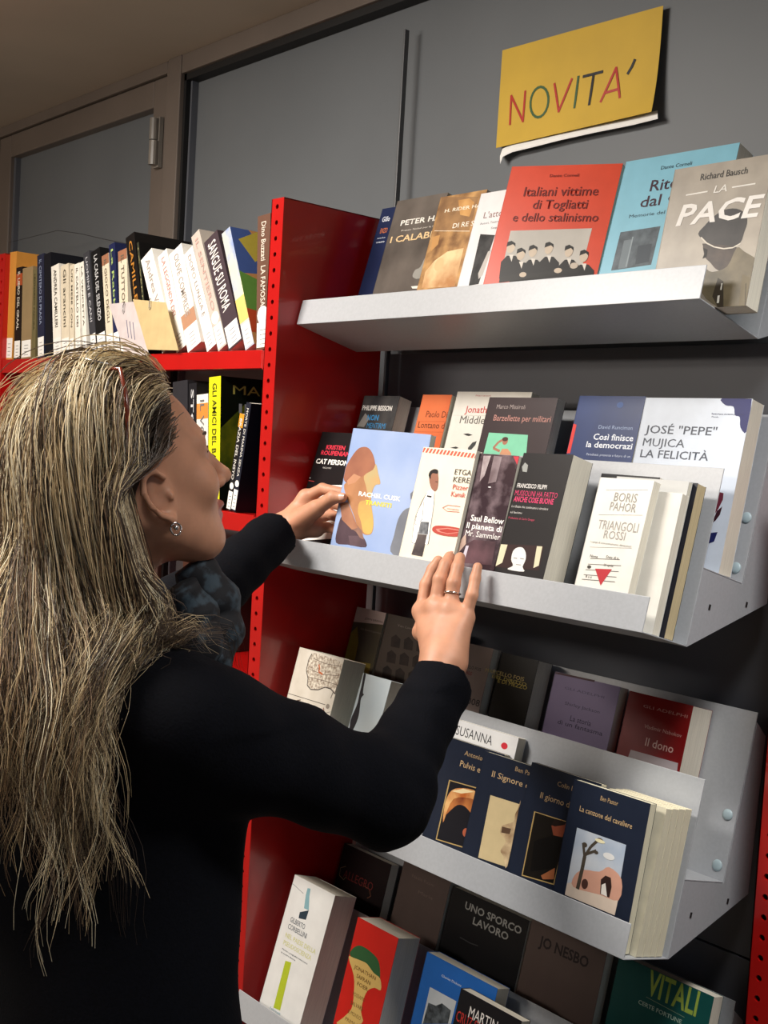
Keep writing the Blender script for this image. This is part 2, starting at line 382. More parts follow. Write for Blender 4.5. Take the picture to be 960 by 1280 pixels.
# cover prints: T text (left, right, baseline, cap height, colour), P polygon, L line, E ellipse, in cover fractions
ART = {
  'navy': [('T', 'Gillo', 0.065, 0.237, 0.897, 0.038, '#d8dce4', 0.03), ('T', 'ENZO', 0.095, 0.25, 0.809, 0.037, '#c8703c', 0.02), ('T', 'storie di un', 0.07, 0.249, 0.767, 0.013, '#d8dce4'), ('T', 'novecento', 0.078, 0.259, 0.735, 0.016, '#d8dce4', 0.02)],
  'calab': [('T', 'PETER HANDKE', 0.201, 1.391, 0.807, 0.038, '#e6e0d6', 0.03), ('T', 'Premio Nobel per la letteratura 2019', 0.254, 1.32, 0.762, 0.012, '#d0c8bc'), ('T', 'I CALABRONI', 0.075, 1.371, 0.687, 0.046, '#d9b98a', 0.03), ('P', [(0.727, 0.427), (0.753, 0.465), (0.837, 0.481), (0.886, 0.549), (0.936, 0.554), (0.924, 0.496), (0.89, 0.447), (0.899, 0.395), (0.778, 0.406)], '#8d8b84'), ('P', [(0.881, 0.556), (1.007, 0.576), (1.032, 0.566), (0.941, 0.547)], '#d8d4cc'), ('P', [(0.755, 0.349), (0.912, 0.349), (0.927, 0.328), (0.796, 0.332)], '#d9d4ca'), ('P', [(0.801, 0.398), (0.888, 0.4), (0.912, 0.349), (0.818, 0.352)], '#5a544e')],
  'rider': [('P', [(0.014, 1.018), (0.846, 0.956), (0.836, 0.713), (0.051, 0.75)], photo('#7a5a3c', '#a07a50', 30)), ('T', 'H. RIDER HAGGARD', 0.177, 1.308, 0.876, 0.025, '#ece2cc', 0.02), ('T', 'DI RE SALOMONE', 0.448, 1.432, 0.747, 0.035, '#f4ecdc', 0.03), ('L', [(0.054, 0.747), (0.847, 0.708)], 0.0007, '#ece2cc'), ('P', [(0.418, 0.954), (0.654, 0.954), (0.789, 0.92), (0.759, 0.816), (0.545, 0.84)], photo('#a8743c', '#d8a868', 20)), ('P', [(0.233, 0.519), (0.47, 0.577), (0.814, 0.589), (0.829, 0.314), (0.102, 0.323), (0.088, 0.444)], photo('#b07c4c', '#e8c898', 20)), ('E', 0.359, 0.488, 0.099, 0.047, '#d8b080'), ('P', [(0.048, 0.702), (0.206, 0.709), (0.219, 0.641), (0.094, 0.592)], '#b88850')],
  'latt': [('T', "L'attore", 0.23, 0.933, 0.803, 0.048, '#8a6a66'), ('T', 'Autori, Teatro, Scene', 0.185, 0.928, 0.757, 0.016, '#777777'), ('T', 'Segre', 0.511, 0.771, 0.713, 0.015, '#777777'), ('P', [(0.264, 0.685), (0.67, 0.663), (0.568, 0.306), (0.309, 0.301)], photo('#161616', '#3c3c3c', 50)), ('P', [(0.597, 0.544), (0.673, 0.555), (0.615, 0.369), (0.532, 0.344), (0.484, 0.386)], '#b8b4ae')],
  'togl': [('T', 'Dante Corneli', 0.377, 0.641, 0.923, 0.019, '#7a2016', 0.01), ('T', 'Italiani vittime', 0.175, 0.847, 0.801, 0.061, '#6e160f', 0.012), ('T', 'di Togliatti', 0.287, 0.779, 0.719, 0.058, '#6e160f', 0.012), ('T', 'e dello stalinismo', 0.129, 0.9, 0.638, 0.054, '#6e160f', 0.012), ('P', [(0.134, 0.577), (0.865, 0.596), (0.856, 0.32), (0.145, 0.242)], photo('#c4bfb6', '#a8a49c', 8)), ('P', [(0.136, 0.267), (0.116, 0.376), (0.158, 0.416), (0.238, 0.417), (0.302, 0.379), (0.331, 0.272)], '#22201f'), ('P', [(0.175, 0.422), (0.217, 0.423), (0.214, 0.378)], '#d8d2c8'), ('E', 0.177, 0.468, 0.037, 0.035, '#c8b8a4'), ('P', [(0.133, 0.474), (0.132, 0.503), (0.166, 0.513), (0.209, 0.497), (0.217, 0.475), (0.188, 0.49)], '#1c1a18'), ('P', [(0.245, 0.225), (0.225, 0.333), (0.267, 0.372), (0.346, 0.374), (0.409, 0.337), (0.437, 0.23)], '#22201f'), ('P', [(0.284, 0.379), (0.325, 0.38), (0.322, 0.335)], '#d8d2c8'), ('E', 0.286, 0.424, 0.037, 0.035, '#c8b8a4'), ('P', [(0.242, 0.43), (0.241, 0.459), (0.275, 0.469), (0.318, 0.453), (0.326, 0.431), (0.297, 0.447)], '#1c1a18'), ('P', [(0.349, 0.247), (0.329, 0.354), (0.371, 0.393), (0.448, 0.394), (0.511, 0.358), (0.539, 0.251)], '#22201f'), ('P', [(0.387, 0.4), (0.428, 0.4), (0.425, 0.356)], '#d8d2c8'), ('E', 0.39, 0.445, 0.036, 0.035, '#c8b8a4'), ('P', [(0.346, 0.45), (0.346, 0.479), (0.379, 0.489), (0.421, 0.474), (0.429, 0.451), (0.4, 0.467)], '#1c1a18'), ('P', [(0.488, 0.269), (0.469, 0.376), (0.51, 0.414), (0.586, 0.415), (0.648, 0.379), (0.675, 0.273)], '#22201f'), ('P', [(0.526, 0.421), (0.566, 0.421), (0.563, 0.377)], '#d8d2c8'), ('E', 0.528, 0.465, 0.036, 0.035, '#c8b8a4'), ('P', [(0.486, 0.471), (0.485, 0.5), (0.518, 0.509), (0.559, 0.494), (0.567, 0.472), (0.539, 0.487)], '#1c1a18'), ('P', [(0.672, 0.254), (0.654, 0.36), (0.694, 0.398), (0.769, 0.399), (0.829, 0.363), (0.855, 0.259)], '#22201f'), ('P', [(0.71, 0.405), (0.749, 0.405), (0.746, 0.362)], '#d8d2c8'), ('E', 0.713, 0.449, 0.035, 0.034, '#c8b8a4'), ('P', [(0.671, 0.454), (0.67, 0.483), (0.702, 0.492), (0.743, 0.477), (0.75, 0.455), (0.723, 0.471)], '#1c1a18'), ('P', [(0.814, 0.227), (0.796, 0.332), (0.836, 0.369), (0.909, 0.371), (0.968, 0.335), (0.993, 0.231)], '#22201f'), ('P', [(0.851, 0.376), (0.89, 0.377), (0.887, 0.333)], '#d8d2c8'), ('E', 0.854, 0.419, 0.035, 0.034, '#c8b8a4'), ('P', [(0.813, 0.425), (0.812, 0.453), (0.844, 0.463), (0.883, 0.448), (0.891, 0.426), (0.864, 0.441)], '#1c1a18'), ('P', [(0.141, 0.28), (0.859, 0.351), (0.843, 0.32), (0.145, 0.242)], '#262422'), ('E', 0.349, 0.297, 0.032, 0.016, '#c8b8a4'), ('E', 0.656, 0.329, 0.035, 0.016, '#c8b8a4'), ('E', 0.786, 0.362, 0.035, 0.019, '#bdb0a0')],
  'rito': [('T', 'Dante Corneli', 0.352, 0.626, 0.912, 0.022, '#1c3540', 0.015), ('T', 'Ritorno', 0.294, 0.783, 0.786, 0.068, '#33182a', 0.02), ('T', 'dal Gulag', 0.237, 0.877, 0.693, 0.067, '#33182a', 0.02), ('T', 'Memorie del Rinascimento', 0.159, 0.856, 0.635, 0.021, '#1c3540'), ('P', [(0.111, 0.553), (0.475, 0.562), (0.473, 0.334), (0.11, 0.319)], photo('#39434a', '#59646b', 60)), ('P', [(0.31, 0.457), (0.436, 0.461), (0.448, 0.353), (0.325, 0.343)], '#39424a'), ('P', [(0.165, 0.498), (0.248, 0.501), (0.256, 0.329), (0.173, 0.327)], '#6b767c'), ('L', [(0.242, 0.516), (0.244, 0.335)], 0.002, '#8a959a')],
  'pace': [('T', 'Richard Bausch', 0.297, 0.771, 0.892, 0.045, '#33302c', 0.015), ('L', [(0.174, 0.801), (0.398, 0.806)], 0.0018, '#dcd8d0'), ('L', [(0.643, 0.81), (0.87, 0.813)], 0.0018, '#dcd8d0'), ('T', 'LA', 0.461, 0.598, 0.788, 0.05, '#dcd8d0', 0.01, 0.2), ('P', [(0.385, 0.516), (0.441, 0.57), (0.5, 0.616), (0.601, 0.659), (0.731, 0.658), (0.835, 0.611), (0.863, 0.549), (0.851, 0.488), (0.833, 0.424), (0.75, 0.395), (0.658, 0.391), (0.537, 0.422), (0.457, 0.466)], photo('#1f1d1c', '#34302e', 30)), ('P', [(0.484, 0.441), (0.824, 0.39), (0.827, 0.315), (0.792, 0.243), (0.661, 0.25), (0.57, 0.306), (0.505, 0.348), (0.459, 0.428)], photo('#2c2420', '#4a3d34', 40)), ('L', [(0.422, 0.488), (0.492, 0.444), (0.578, 0.412), (0.677, 0.393), (0.768, 0.394), (0.835, 0.417)], 0.0016, '#cfc8ba'), ('P', [(0.806, 0.391), (0.886, 0.361), (1.041, 0.284), (1.043, 0.18), (1.024, 0.12), (1.039, -0.063), (0.935, -0.072), (0.733, -0.003), (0.543, 0.105), (0.531, 0.257), (0.608, 0.241), (0.748, 0.27)], photo('#57503f', '#766b54', 30)), ('P', [(0.463, 0.415), (0.517, 0.398), (0.52, 0.347), (0.481, 0.339), (0.49, 0.374)], '#1c1816'), ('P', [(0.676, 0.199), (0.739, 0.171), (0.788, -0.055), (0.733, -0.003), (0.655, 0.075)], '#3f382e'), ('P', [(0.91, 0.211), (0.989, 0.183), (1.021, -0.063), (0.935, -0.072)], '#6e644e'), ('L', [(0.728, 0.159), (0.729, 0.115)], 0.002, '#d8d4c8'), ('L', [(0.719, 0.078), (0.724, 0.028)], 0.003, '#d8d4c8'), ('L', [(0.963, 0.147), (1.0, -0.05)], 0.001, '#3f382e'), ('T', 'PACE', 0.128, 0.948, 0.59, 0.142, '#dcd8d2', 0.045, 0.22)],
  'cat': [('T', 'KRISTEN', 0.171, 0.548, 0.873, 0.031, '#d8364a', 0.06), ('T', 'ROUPENIAN', 0.097, 0.674, 0.83, 0.031, '#d8364a', 0.06), ('T', 'CAT PERSON', 0.045, 0.693, 0.763, 0.035, '#f2eee6', 0.06), ('T', 'RACCONTI', 0.219, 0.391, 0.729, 0.012, '#c8c4bc'), ('E', -0.139, 0.651, 0.077, 0.039, photo('#1a1718', '#c8c8c8', 300)), ('L', [(-0.064, 0.65), (0.025, 0.651)], 0.0012, '#e0e0e0'), ('L', [(-0.048, 0.63), (0.122, 0.628)], 0.001, '#c84848'), ('P', [(-0.215, 0.527), (0.208, 0.604), (0.882, 0.629), (0.916, 0.249), (-0.353, 0.176)], '#efece6')],
  'transiti': [('P', [(0.077, 0.393), (0.151, 0.343), (0.266, 0.325), (0.358, 0.292), (0.437, 0.258), (0.464, 0.209), (0.231, 0.206), (0.068, 0.205), (0.05, 0.307)], photo('#3b2c34', '#55404a', 14)), ('P', [(0.213, 0.266), (0.389, 0.281), (0.442, 0.252), (0.463, 0.212), (0.259, 0.204)], photo('#4c3840', '#6a545c', 20)), ('P', [(-0.007, 0.652), (-0.001, 0.722), (0.045, 0.794), (0.104, 0.853), (0.163, 0.875), (0.229, 0.877), (0.29, 0.856), (0.347, 0.811), (0.39, 0.745), (0.392, 0.691), (0.381, 0.649), (0.2, 0.637), (0.073, 0.615)], photo('#84503f', '#a4694e', 14)), ('P', [(0.068, 0.628), (0.216, 0.666), (0.364, 0.73), (0.387, 0.772), (0.443, 0.707), (0.493, 0.643), (0.44, 0.632), (0.414, 0.597), (0.414, 0.528), (0.461, 0.45), (0.506, 0.373), (0.508, 0.312), (0.463, 0.293), (0.397, 0.296), (0.317, 0.33), (0.235, 0.405), (0.157, 0.468), (0.078, 0.532), (0.025, 0.598)], photo('#c08a60', '#a8744e', 16)), ('P', [(0.263, 0.682), (0.364, 0.73), (0.387, 0.772), (0.443, 0.707), (0.493, 0.643), (0.44, 0.632), (0.408, 0.593), (0.401, 0.527), (0.365, 0.552), (0.314, 0.617)], photo('#c9a06a', '#b8a878', 22)), ('P', [(0.277, 0.505), (0.393, 0.513), (0.461, 0.45), (0.504, 0.372), (0.502, 0.314), (0.461, 0.298), (0.394, 0.309), (0.341, 0.373), (0.277, 0.436)], photo('#d8b060', '#c09858', 20)), ('P', [(0.052, 0.634), (0.127, 0.688), (0.226, 0.673), (0.163, 0.628), (0.076, 0.608)], '#c08a68'), ('P', [(0.214, 0.321), (0.281, 0.354), (0.376, 0.314), (0.424, 0.257), (0.368, 0.266), (0.302, 0.301)], photo('#7c5a50', '#a8806c', 20)), ('P', [(0.019, 0.472), (0.12, 0.493), (0.317, 0.33), (0.245, 0.31), (0.088, 0.366)], photo('#94604a', '#b88464', 18)), ('P', [(0.781, 0.212), (0.788, 0.316), (0.799, 0.423), (0.84, 0.482), (0.897, 0.508), (0.935, 0.487), (0.927, 0.21)], photo('#6e727c', '#80848c', 16)), ('P', [(0.888, 0.603), (0.927, 0.632), (0.926, 0.579), (0.902, 0.564)], '#70747e'), ('T', 'RACHEL CUSK', 0.242, 0.783, 0.545, 0.029, '#f6f4ef', 0.06), ('T', 'TRANSITI', 0.349, 0.686, 0.493, 0.029, '#ead94e', 0.06)],
  'pizz': [('P', [(0.011, 0.995), (0.051, 0.995), (0.023, 0.961), (-0.016, 0.962)], '#d1604c'), ('P', [(0.08, 0.994), (0.12, 0.993), (0.093, 0.96), (0.053, 0.961)], '#d1604c'), ('P', [(0.149, 0.992), (0.189, 0.992), (0.162, 0.959), (0.122, 0.959)], '#d1604c'), ('P', [(0.218, 0.991), (0.257, 0.99), (0.23, 0.958), (0.191, 0.958)], '#d1604c'), ('P', [(0.286, 0.99), (0.325, 0.989), (0.298, 0.956), (0.259, 0.957)], '#d1604c'), ('P', [(0.354, 0.988), (0.392, 0.988), (0.366, 0.955), (0.327, 0.956)], '#d1604c'), ('P', [(0.421, 0.987), (0.459, 0.986), (0.433, 0.954), (0.395, 0.954)], '#d1604c'), ('P', [(0.488, 0.986), (0.526, 0.985), (0.5, 0.953), (0.462, 0.953)], '#d1604c'), ('P', [(0.554, 0.984), (0.592, 0.984), (0.566, 0.951), (0.528, 0.952)], '#d1604c'), ('P', [(0.62, 0.983), (0.658, 0.982), (0.632, 0.95), (0.594, 0.951)], '#d1604c'), ('P', [(0.686, 0.982), (0.723, 0.981), (0.697, 0.949), (0.66, 0.95)], '#d1604c'), ('P', [(0.751, 0.98), (0.788, 0.98), (0.762, 0.948), (0.725, 0.948)], '#d1604c'), ('P', [(0.816, 0.979), (0.852, 0.978), (0.827, 0.947), (0.79, 0.947)], '#d1604c'), ('P', [(0.88, 0.978), (0.916, 0.977), (0.891, 0.945), (0.854, 0.946)], '#d1604c'), ('P', [(0.944, 0.976), (0.98, 0.976), (0.955, 0.944), (0.918, 0.945)], '#d1604c'), ('P', [(1.007, 0.975), (1.043, 0.975), (1.018, 0.943), (0.982, 0.944)], '#d1604c'), ('P', [(1.07, 0.974), (1.106, 0.973), (1.081, 0.942), (1.045, 0.942)], '#d1604c'), ('P', [(1.133, 0.973), (1.168, 0.972), (1.144, 0.941), (1.108, 0.941)], '#d1604c'), ('P', [(1.195, 0.971), (1.23, 0.971), (1.206, 0.94), (1.17, 0.94)], '#d1604c'), ('P', [(0.232, 0.796), (0.251, 0.823), (0.361, 0.832), (0.405, 0.802), (0.435, 0.752), (0.44, 0.705), (0.389, 0.689), (0.298, 0.726)], '#9a6a56'), ('P', [(0.225, 0.796), (0.23, 0.825), (0.295, 0.846), (0.374, 0.841), (0.382, 0.815), (0.294, 0.816), (0.27, 0.797), (0.278, 0.772)], '#221c1c'), ('L', [(0.378, 0.758), (0.425, 0.756)], 0.001, '#2a2220'), ('P', [(0.263, 0.674), (0.33, 0.698), (0.398, 0.686), (0.431, 0.645), (0.458, 0.56), (0.481, 0.433), (0.496, 0.32), (0.439, 0.314), (0.273, 0.307), (0.187, 0.308), (0.157, 0.445), (0.174, 0.533), (0.237, 0.622)], '#fbf9f4'), ('L', [(0.263, 0.674), (0.207, 0.607), (0.153, 0.503), (0.159, 0.417), (0.194, 0.309), (0.28, 0.308), (0.267, 0.393)], 0.0008, '#55504c'), ('L', [(0.406, 0.672), (0.441, 0.602), (0.472, 0.461), (0.505, 0.317)], 0.0008, '#55504c'), ('L', [(0.245, 0.608), (0.291, 0.481), (0.255, 0.465)], 0.0008, '#55504c'), ('L', [(0.168, 0.504), (0.172, 0.446), (0.208, 0.439)], 0.0007, '#55504c'), ('P', [(0.27, 0.465), (0.429, 0.47), (0.459, 0.382), (0.276, 0.379)], photo('#4a4c50', '#8a8c90', 90)), ('P', [(0.277, 0.377), (0.445, 0.38), (0.446, 0.226), (0.236, 0.228)], photo('#40383a', '#6a5f5c', 30)), ('P', [(0.278, 0.656), (0.372, 0.654), (0.371, 0.642), (0.285, 0.645)], '#2a2626'), ('T', 'ETGAR', 0.697, 1.098, 0.82, 0.039, '#55504a', -0.002), ('T', 'KERET', 0.702, 1.079, 0.767, 0.039, '#55504a', -0.002), ('T', 'Pizzeria', 0.724, 1.107, 0.716, 0.036, '#cc4a3c', -0.002), ('T', 'Kamikaze', 0.723, 1.136, 0.666, 0.036, '#cc4a3c', -0.002), ('L', [(0.931, 0.602), (0.703, 0.603), (0.619, 0.581), (0.714, 0.56), (0.938, 0.564)], 0.0008, '#cc6a5c'), ('T', 'romanzo', 0.707, 0.921, 0.573, 0.014, '#cc6a5c'), ('P', [(0.516, 0.426), (0.569, 0.451), (0.788, 0.459), (1.081, 0.454), (1.298, 0.446), (1.315, 0.417), (1.042, 0.397), (0.754, 0.39), (0.567, 0.403)], '#b84a40'), ('P', [(0.582, 0.429), (0.796, 0.446), (1.264, 0.444), (1.276, 0.423), (0.819, 0.405), (0.63, 0.412)], '#d98a7c'), ('P', [(0.64, 0.426), (0.799, 0.44), (1.233, 0.437), (1.239, 0.427), (0.816, 0.41), (0.684, 0.415)], '#b23e34'), ('L', [(0.915, 0.274), (0.941, 0.292), (1.031, 0.291)], 0.0008, '#cc6a5c')],
  'bellow': [('P', [(0.856, 0.995), (1.044, 0.995), (1.01, 0.938)], '#c83040'), ('P', [(0.106, 0.986), (0.296, 0.989), (0.242, 0.847), (0.153, 0.802), (0.122, 0.915)], photo('#8a787c', '#d0c4c4', 30)), ('P', [(0.372, 0.991), (0.58, 0.987), (0.569, 0.812), (0.379, 0.794)], photo('#6a585c', '#a09094', 26)), ('P', [(0.186, 0.367), (0.342, 0.401), (0.899, 0.408), (0.919, 0.248), (0.218, 0.236)], photo('#3c242c', '#6a4850', 20)), ('P', [(-0.059, 0.386), (0.103, 0.434), (0.161, 0.366), (-0.039, 0.288)], photo('#8a6a60', '#c8b0a0', 40)), ('P', [(0.172, 0.353), (0.244, 0.356), (0.218, 0.236), (0.14, 0.254)], '#c8c0cc'), ('T', 'Saul Bellow', 0.138, 0.982, 0.529, 0.041, '#f4f0ec', 0.035), ('T', 'Il pianeta di', 0.076, 0.977, 0.475, 0.04, '#f4f0ec', 0.035), ('T', 'Mr. Sammler', 0.087, 0.978, 0.422, 0.04, '#f4f0ec', 0.035), ('E', 0.439, 0.771, 0.04, 0.004, '#f0ecec')],
  'filippi': [('P', [(0.032, 0.906), (0.072, 0.935), (0.149, 0.918), (0.16, 0.871), (0.069, 0.874)], '#9a9c98'), ('T', 'FRANCESCO FILIPPI', 0.032, 0.64, 0.766, 0.028, '#d8d4d0', 0.04), ('T', 'MUSSOLINI HA FATTO', 0.026, 0.891, 0.713, 0.035, '#d4406c', 0.05), ('T', 'ANCHE COSE BUONE', 0.034, 0.844, 0.672, 0.035, '#d4406c', 0.05), ('T', 'Le idiozie che continuano a circolare', 0.027, 0.774, 0.632, 0.016, '#c8c4c0', 0.01), ('T', 'sul fascismo', 0.027, 0.274, 0.593, 0.014, '#c8c4c0', 0.01), ('T', 'Prefazione di Carlo Greppi', 0.021, 0.559, 0.555, 0.014, '#b84860', 0.01), ('P', [(-0.039, 0.383), (0.871, 0.405), (0.884, 0.248), (-0.018, 0.23)], '#33201f'), ('P', [(-0.013, 0.382), (0.139, 0.384), (0.121, 0.264), (0.003, 0.235)], '#d8d0b0'), ('P', [(0.289, 0.291), (0.283, 0.346), (0.349, 0.373), (0.457, 0.377), (0.541, 0.349), (0.576, 0.304), (0.552, 0.256), (0.599, 0.227), (0.265, 0.227), (0.355, 0.255)], '#e6e4e0'), ('L', [(0.328, 0.305), (0.403, 0.304)], 0.0012, '#8a8884'), ('L', [(0.463, 0.307), (0.538, 0.306)], 0.0012, '#8a8884'), ('L', [(0.409, 0.265), (0.508, 0.266)], 0.001, '#8a8884'), ('P', [(0.733, 0.398), (0.839, 0.4), (0.861, 0.278), (0.769, 0.258), (0.749, 0.331)], '#d8d0b0')],
  'boris': [('L', [(0.162, 0.911), (0.927, 0.933)], 0.0006, '#9a968e'), ('T', 'BORIS', 0.35, 0.773, 0.84, 0.062, '#97928a'), ('T', 'PAHOR', 0.313, 0.793, 0.773, 0.06, '#97928a'), ('L', [(0.137, 0.734), (0.937, 0.759)], 0.0006, '#9a968e'), ('T', 'TRIANGOLI', 0.172, 0.918, 0.638, 0.064, '#a29c94', -0.002), ('T', 'ROSSI', 0.324, 0.719, 0.576, 0.057, '#a29c94', -0.002), ('T', 'I campi di concentramento dimenticati', 0.103, 0.871, 0.535, 0.014, '#97928a'), ('L', [(0.114, 0.503), (0.883, 0.53)], 0.0005, '#9a968e'), ('L', [(0.177, 0.425), (0.719, 0.443)], 0.0008, '#6a6660'), ('L', [(0.157, 0.384), (0.765, 0.404)], 0.0008, '#6a6660'), ('L', [(0.137, 0.344), (0.748, 0.362)], 0.0008, '#6a6660'), ('L', [(0.126, 0.308), (0.733, 0.324)], 0.0008, '#6a6660'), ('L', [(0.112, 0.275), (0.727, 0.291)], 0.0008, '#6a6660'), ('T', 'Nome', 0.161, 0.308, 0.433, 0.021, '#4a4640'), ('T', 'Data di n.', 0.465, 0.705, 0.443, 0.018, '#4a4640'), ('T', '25 aprile', 0.455, 0.631, 0.387, 0.016, '#5a5650'), ('E', 0.192, 0.366, 0.039, 0.012, '#4a4640'), ('P', [(0.311, 0.36), (0.62, 0.372), (0.484, 0.252)], '#b83038'), ('T', 'R x 6', 0.173, 0.287, 0.29, 0.018, '#4a4640')],
  'besson': [('T', 'PHILIPPE BESSON', 0.026, 0.864, 0.884, 0.038, '#e0ddd6', 0.05), ('T', 'NON', 0.232, 0.556, 0.806, 0.042, '#3b86b8', 0.05), ('T', 'MENTIRMI', 0.28, 0.807, 0.743, 0.042, '#3b86b8', 0.05), ('P', [(-0.005, 0.752), (0.146, 0.86), (0.299, 0.819), (0.207, 0.75)], '#8a8680')],
  'paolo': [('T', 'Paolo Di Paolo', 0.273, 1.57, 0.833, 0.047, '#6a3018'), ('L', [(0.025, 0.797), (1.608, 0.805)], 0.0005, '#a04828'), ('T', 'Lontano dagli occhi', 0.084, 2.003, 0.752, 0.046, '#5a2c18'), ('L', [(0.018, 0.721), (1.518, 0.727)], 0.0005, '#a04828')],
  'jonat': [('T', 'Narratori', 0.268, 0.472, 0.968, 0.011, '#b85850'), ('T', 'Jonathan Coe', 0.168, 0.804, 0.854, 0.047, '#c04038', 0.01), ('L', [(0.018, 0.833), (0.814, 0.837)], 0.0004, '#b0aaa0'), ('T', 'Middle England', 0.131, 0.906, 0.778, 0.054, '#5a5650', 0.01), ('P', [(0.216, 0.705), (0.284, 0.71), (0.351, 0.701), (0.303, 0.692), (0.265, 0.695)], '#2a2a2a'), ('P', [(0.083, 0.605), (0.162, 0.615), (0.202, 0.608), (0.169, 0.6)], '#2a2a2a'), ('P', [(0.331, 0.612), (0.375, 0.65), (0.428, 0.661), (0.42, 0.633), (0.376, 0.595), (0.346, 0.579)], '#3a3a3a')],
  'barz': [('T', 'Marco Missiroli', 0.142, 0.567, 0.919, 0.03, '#a89a96'), ('T', 'Barzellette per militari', 0.135, 0.966, 0.833, 0.042, '#c08a80', 0.008), ('P', [(0.113, 0.746), (0.695, 0.741), (0.756, 0.524), (0.098, 0.501)], '#80cba8'), ('P', [(0.376, 0.511), (0.348, 0.605), (0.368, 0.637), (0.447, 0.639), (0.515, 0.61), (0.56, 0.517)], '#c8906e'), ('E', 0.386, 0.69, 0.04, 0.025, '#a8705a'), ('L', [(0.377, 0.709), (0.292, 0.682), (0.232, 0.638), (0.34, 0.619)], 0.004, '#a8705a'), ('E', 0.379, 0.705, 0.044, 0.015, '#4a2c24'), ('P', [(0.376, 0.511), (0.355, 0.59), (0.526, 0.587), (0.56, 0.517)], '#6a4038')],
  'cosi': [('E', 0.65, 0.944, 0.049, 0.019, '#3f5a90'), ('T', 'David Runciman', 0.402, 0.911, 0.79, 0.023, '#9fb0d0'), ('T', 'Così finisce', 0.358, 0.956, 0.72, 0.038, '#e6ebf4', 0.035), ('T', 'la democrazia', 0.275, 1.024, 0.67, 0.037, '#e6ebf4', 0.035), ('T', 'Paradossi, presente e futuro di un', 0.311, 0.966, 0.618, 0.015, '#c0cae0'), ('P', [(-0.034, 0.817), (0.052, 0.81), (0.051, 0.625), (-0.083, 0.622)], '#d8332c')],
  'pepe': [('P', [(0.726, 1.001), (0.771, 0.96), (0.846, 0.952), (0.873, 0.903), (0.919, 0.892), (0.943, 0.832), (1.007, 0.809), (0.993, 0.999)], '#23265e'), ('T', 'Parole di pace, una lezione per il futuro', 0.663, 0.952, 0.903, 0.011, '#3a3c60'), ('T', 'Piccola', 0.668, 0.728, 0.886, 0.009, '#3a3c60'), ('T', 'JOSÉ "PEPE"', 0.057, 0.741, 0.781, 0.049, '#4a4f5a', 0.012), ('T', 'MUJICA', 0.061, 0.467, 0.702, 0.049, '#4a4f5a', 0.012), ('T', 'LA FELICITÀ', 0.058, 0.711, 0.632, 0.048, '#4a4f5a', 0.012), ('P', [(0.853, 0.309), (0.851, 0.43), (0.87, 0.457), (0.908, 0.453), (0.914, 0.416), (0.89, 0.363)], '#6a2838'), ('P', [(0.856, 0.275), (0.881, 0.349), (0.92, 0.378), (0.914, 0.33), (0.885, 0.294)], '#3a1a24'), ('P', [(0.846, 0.219), (0.923, 0.231), (0.908, 0.175), (0.849, 0.157)], '#1f2558')],
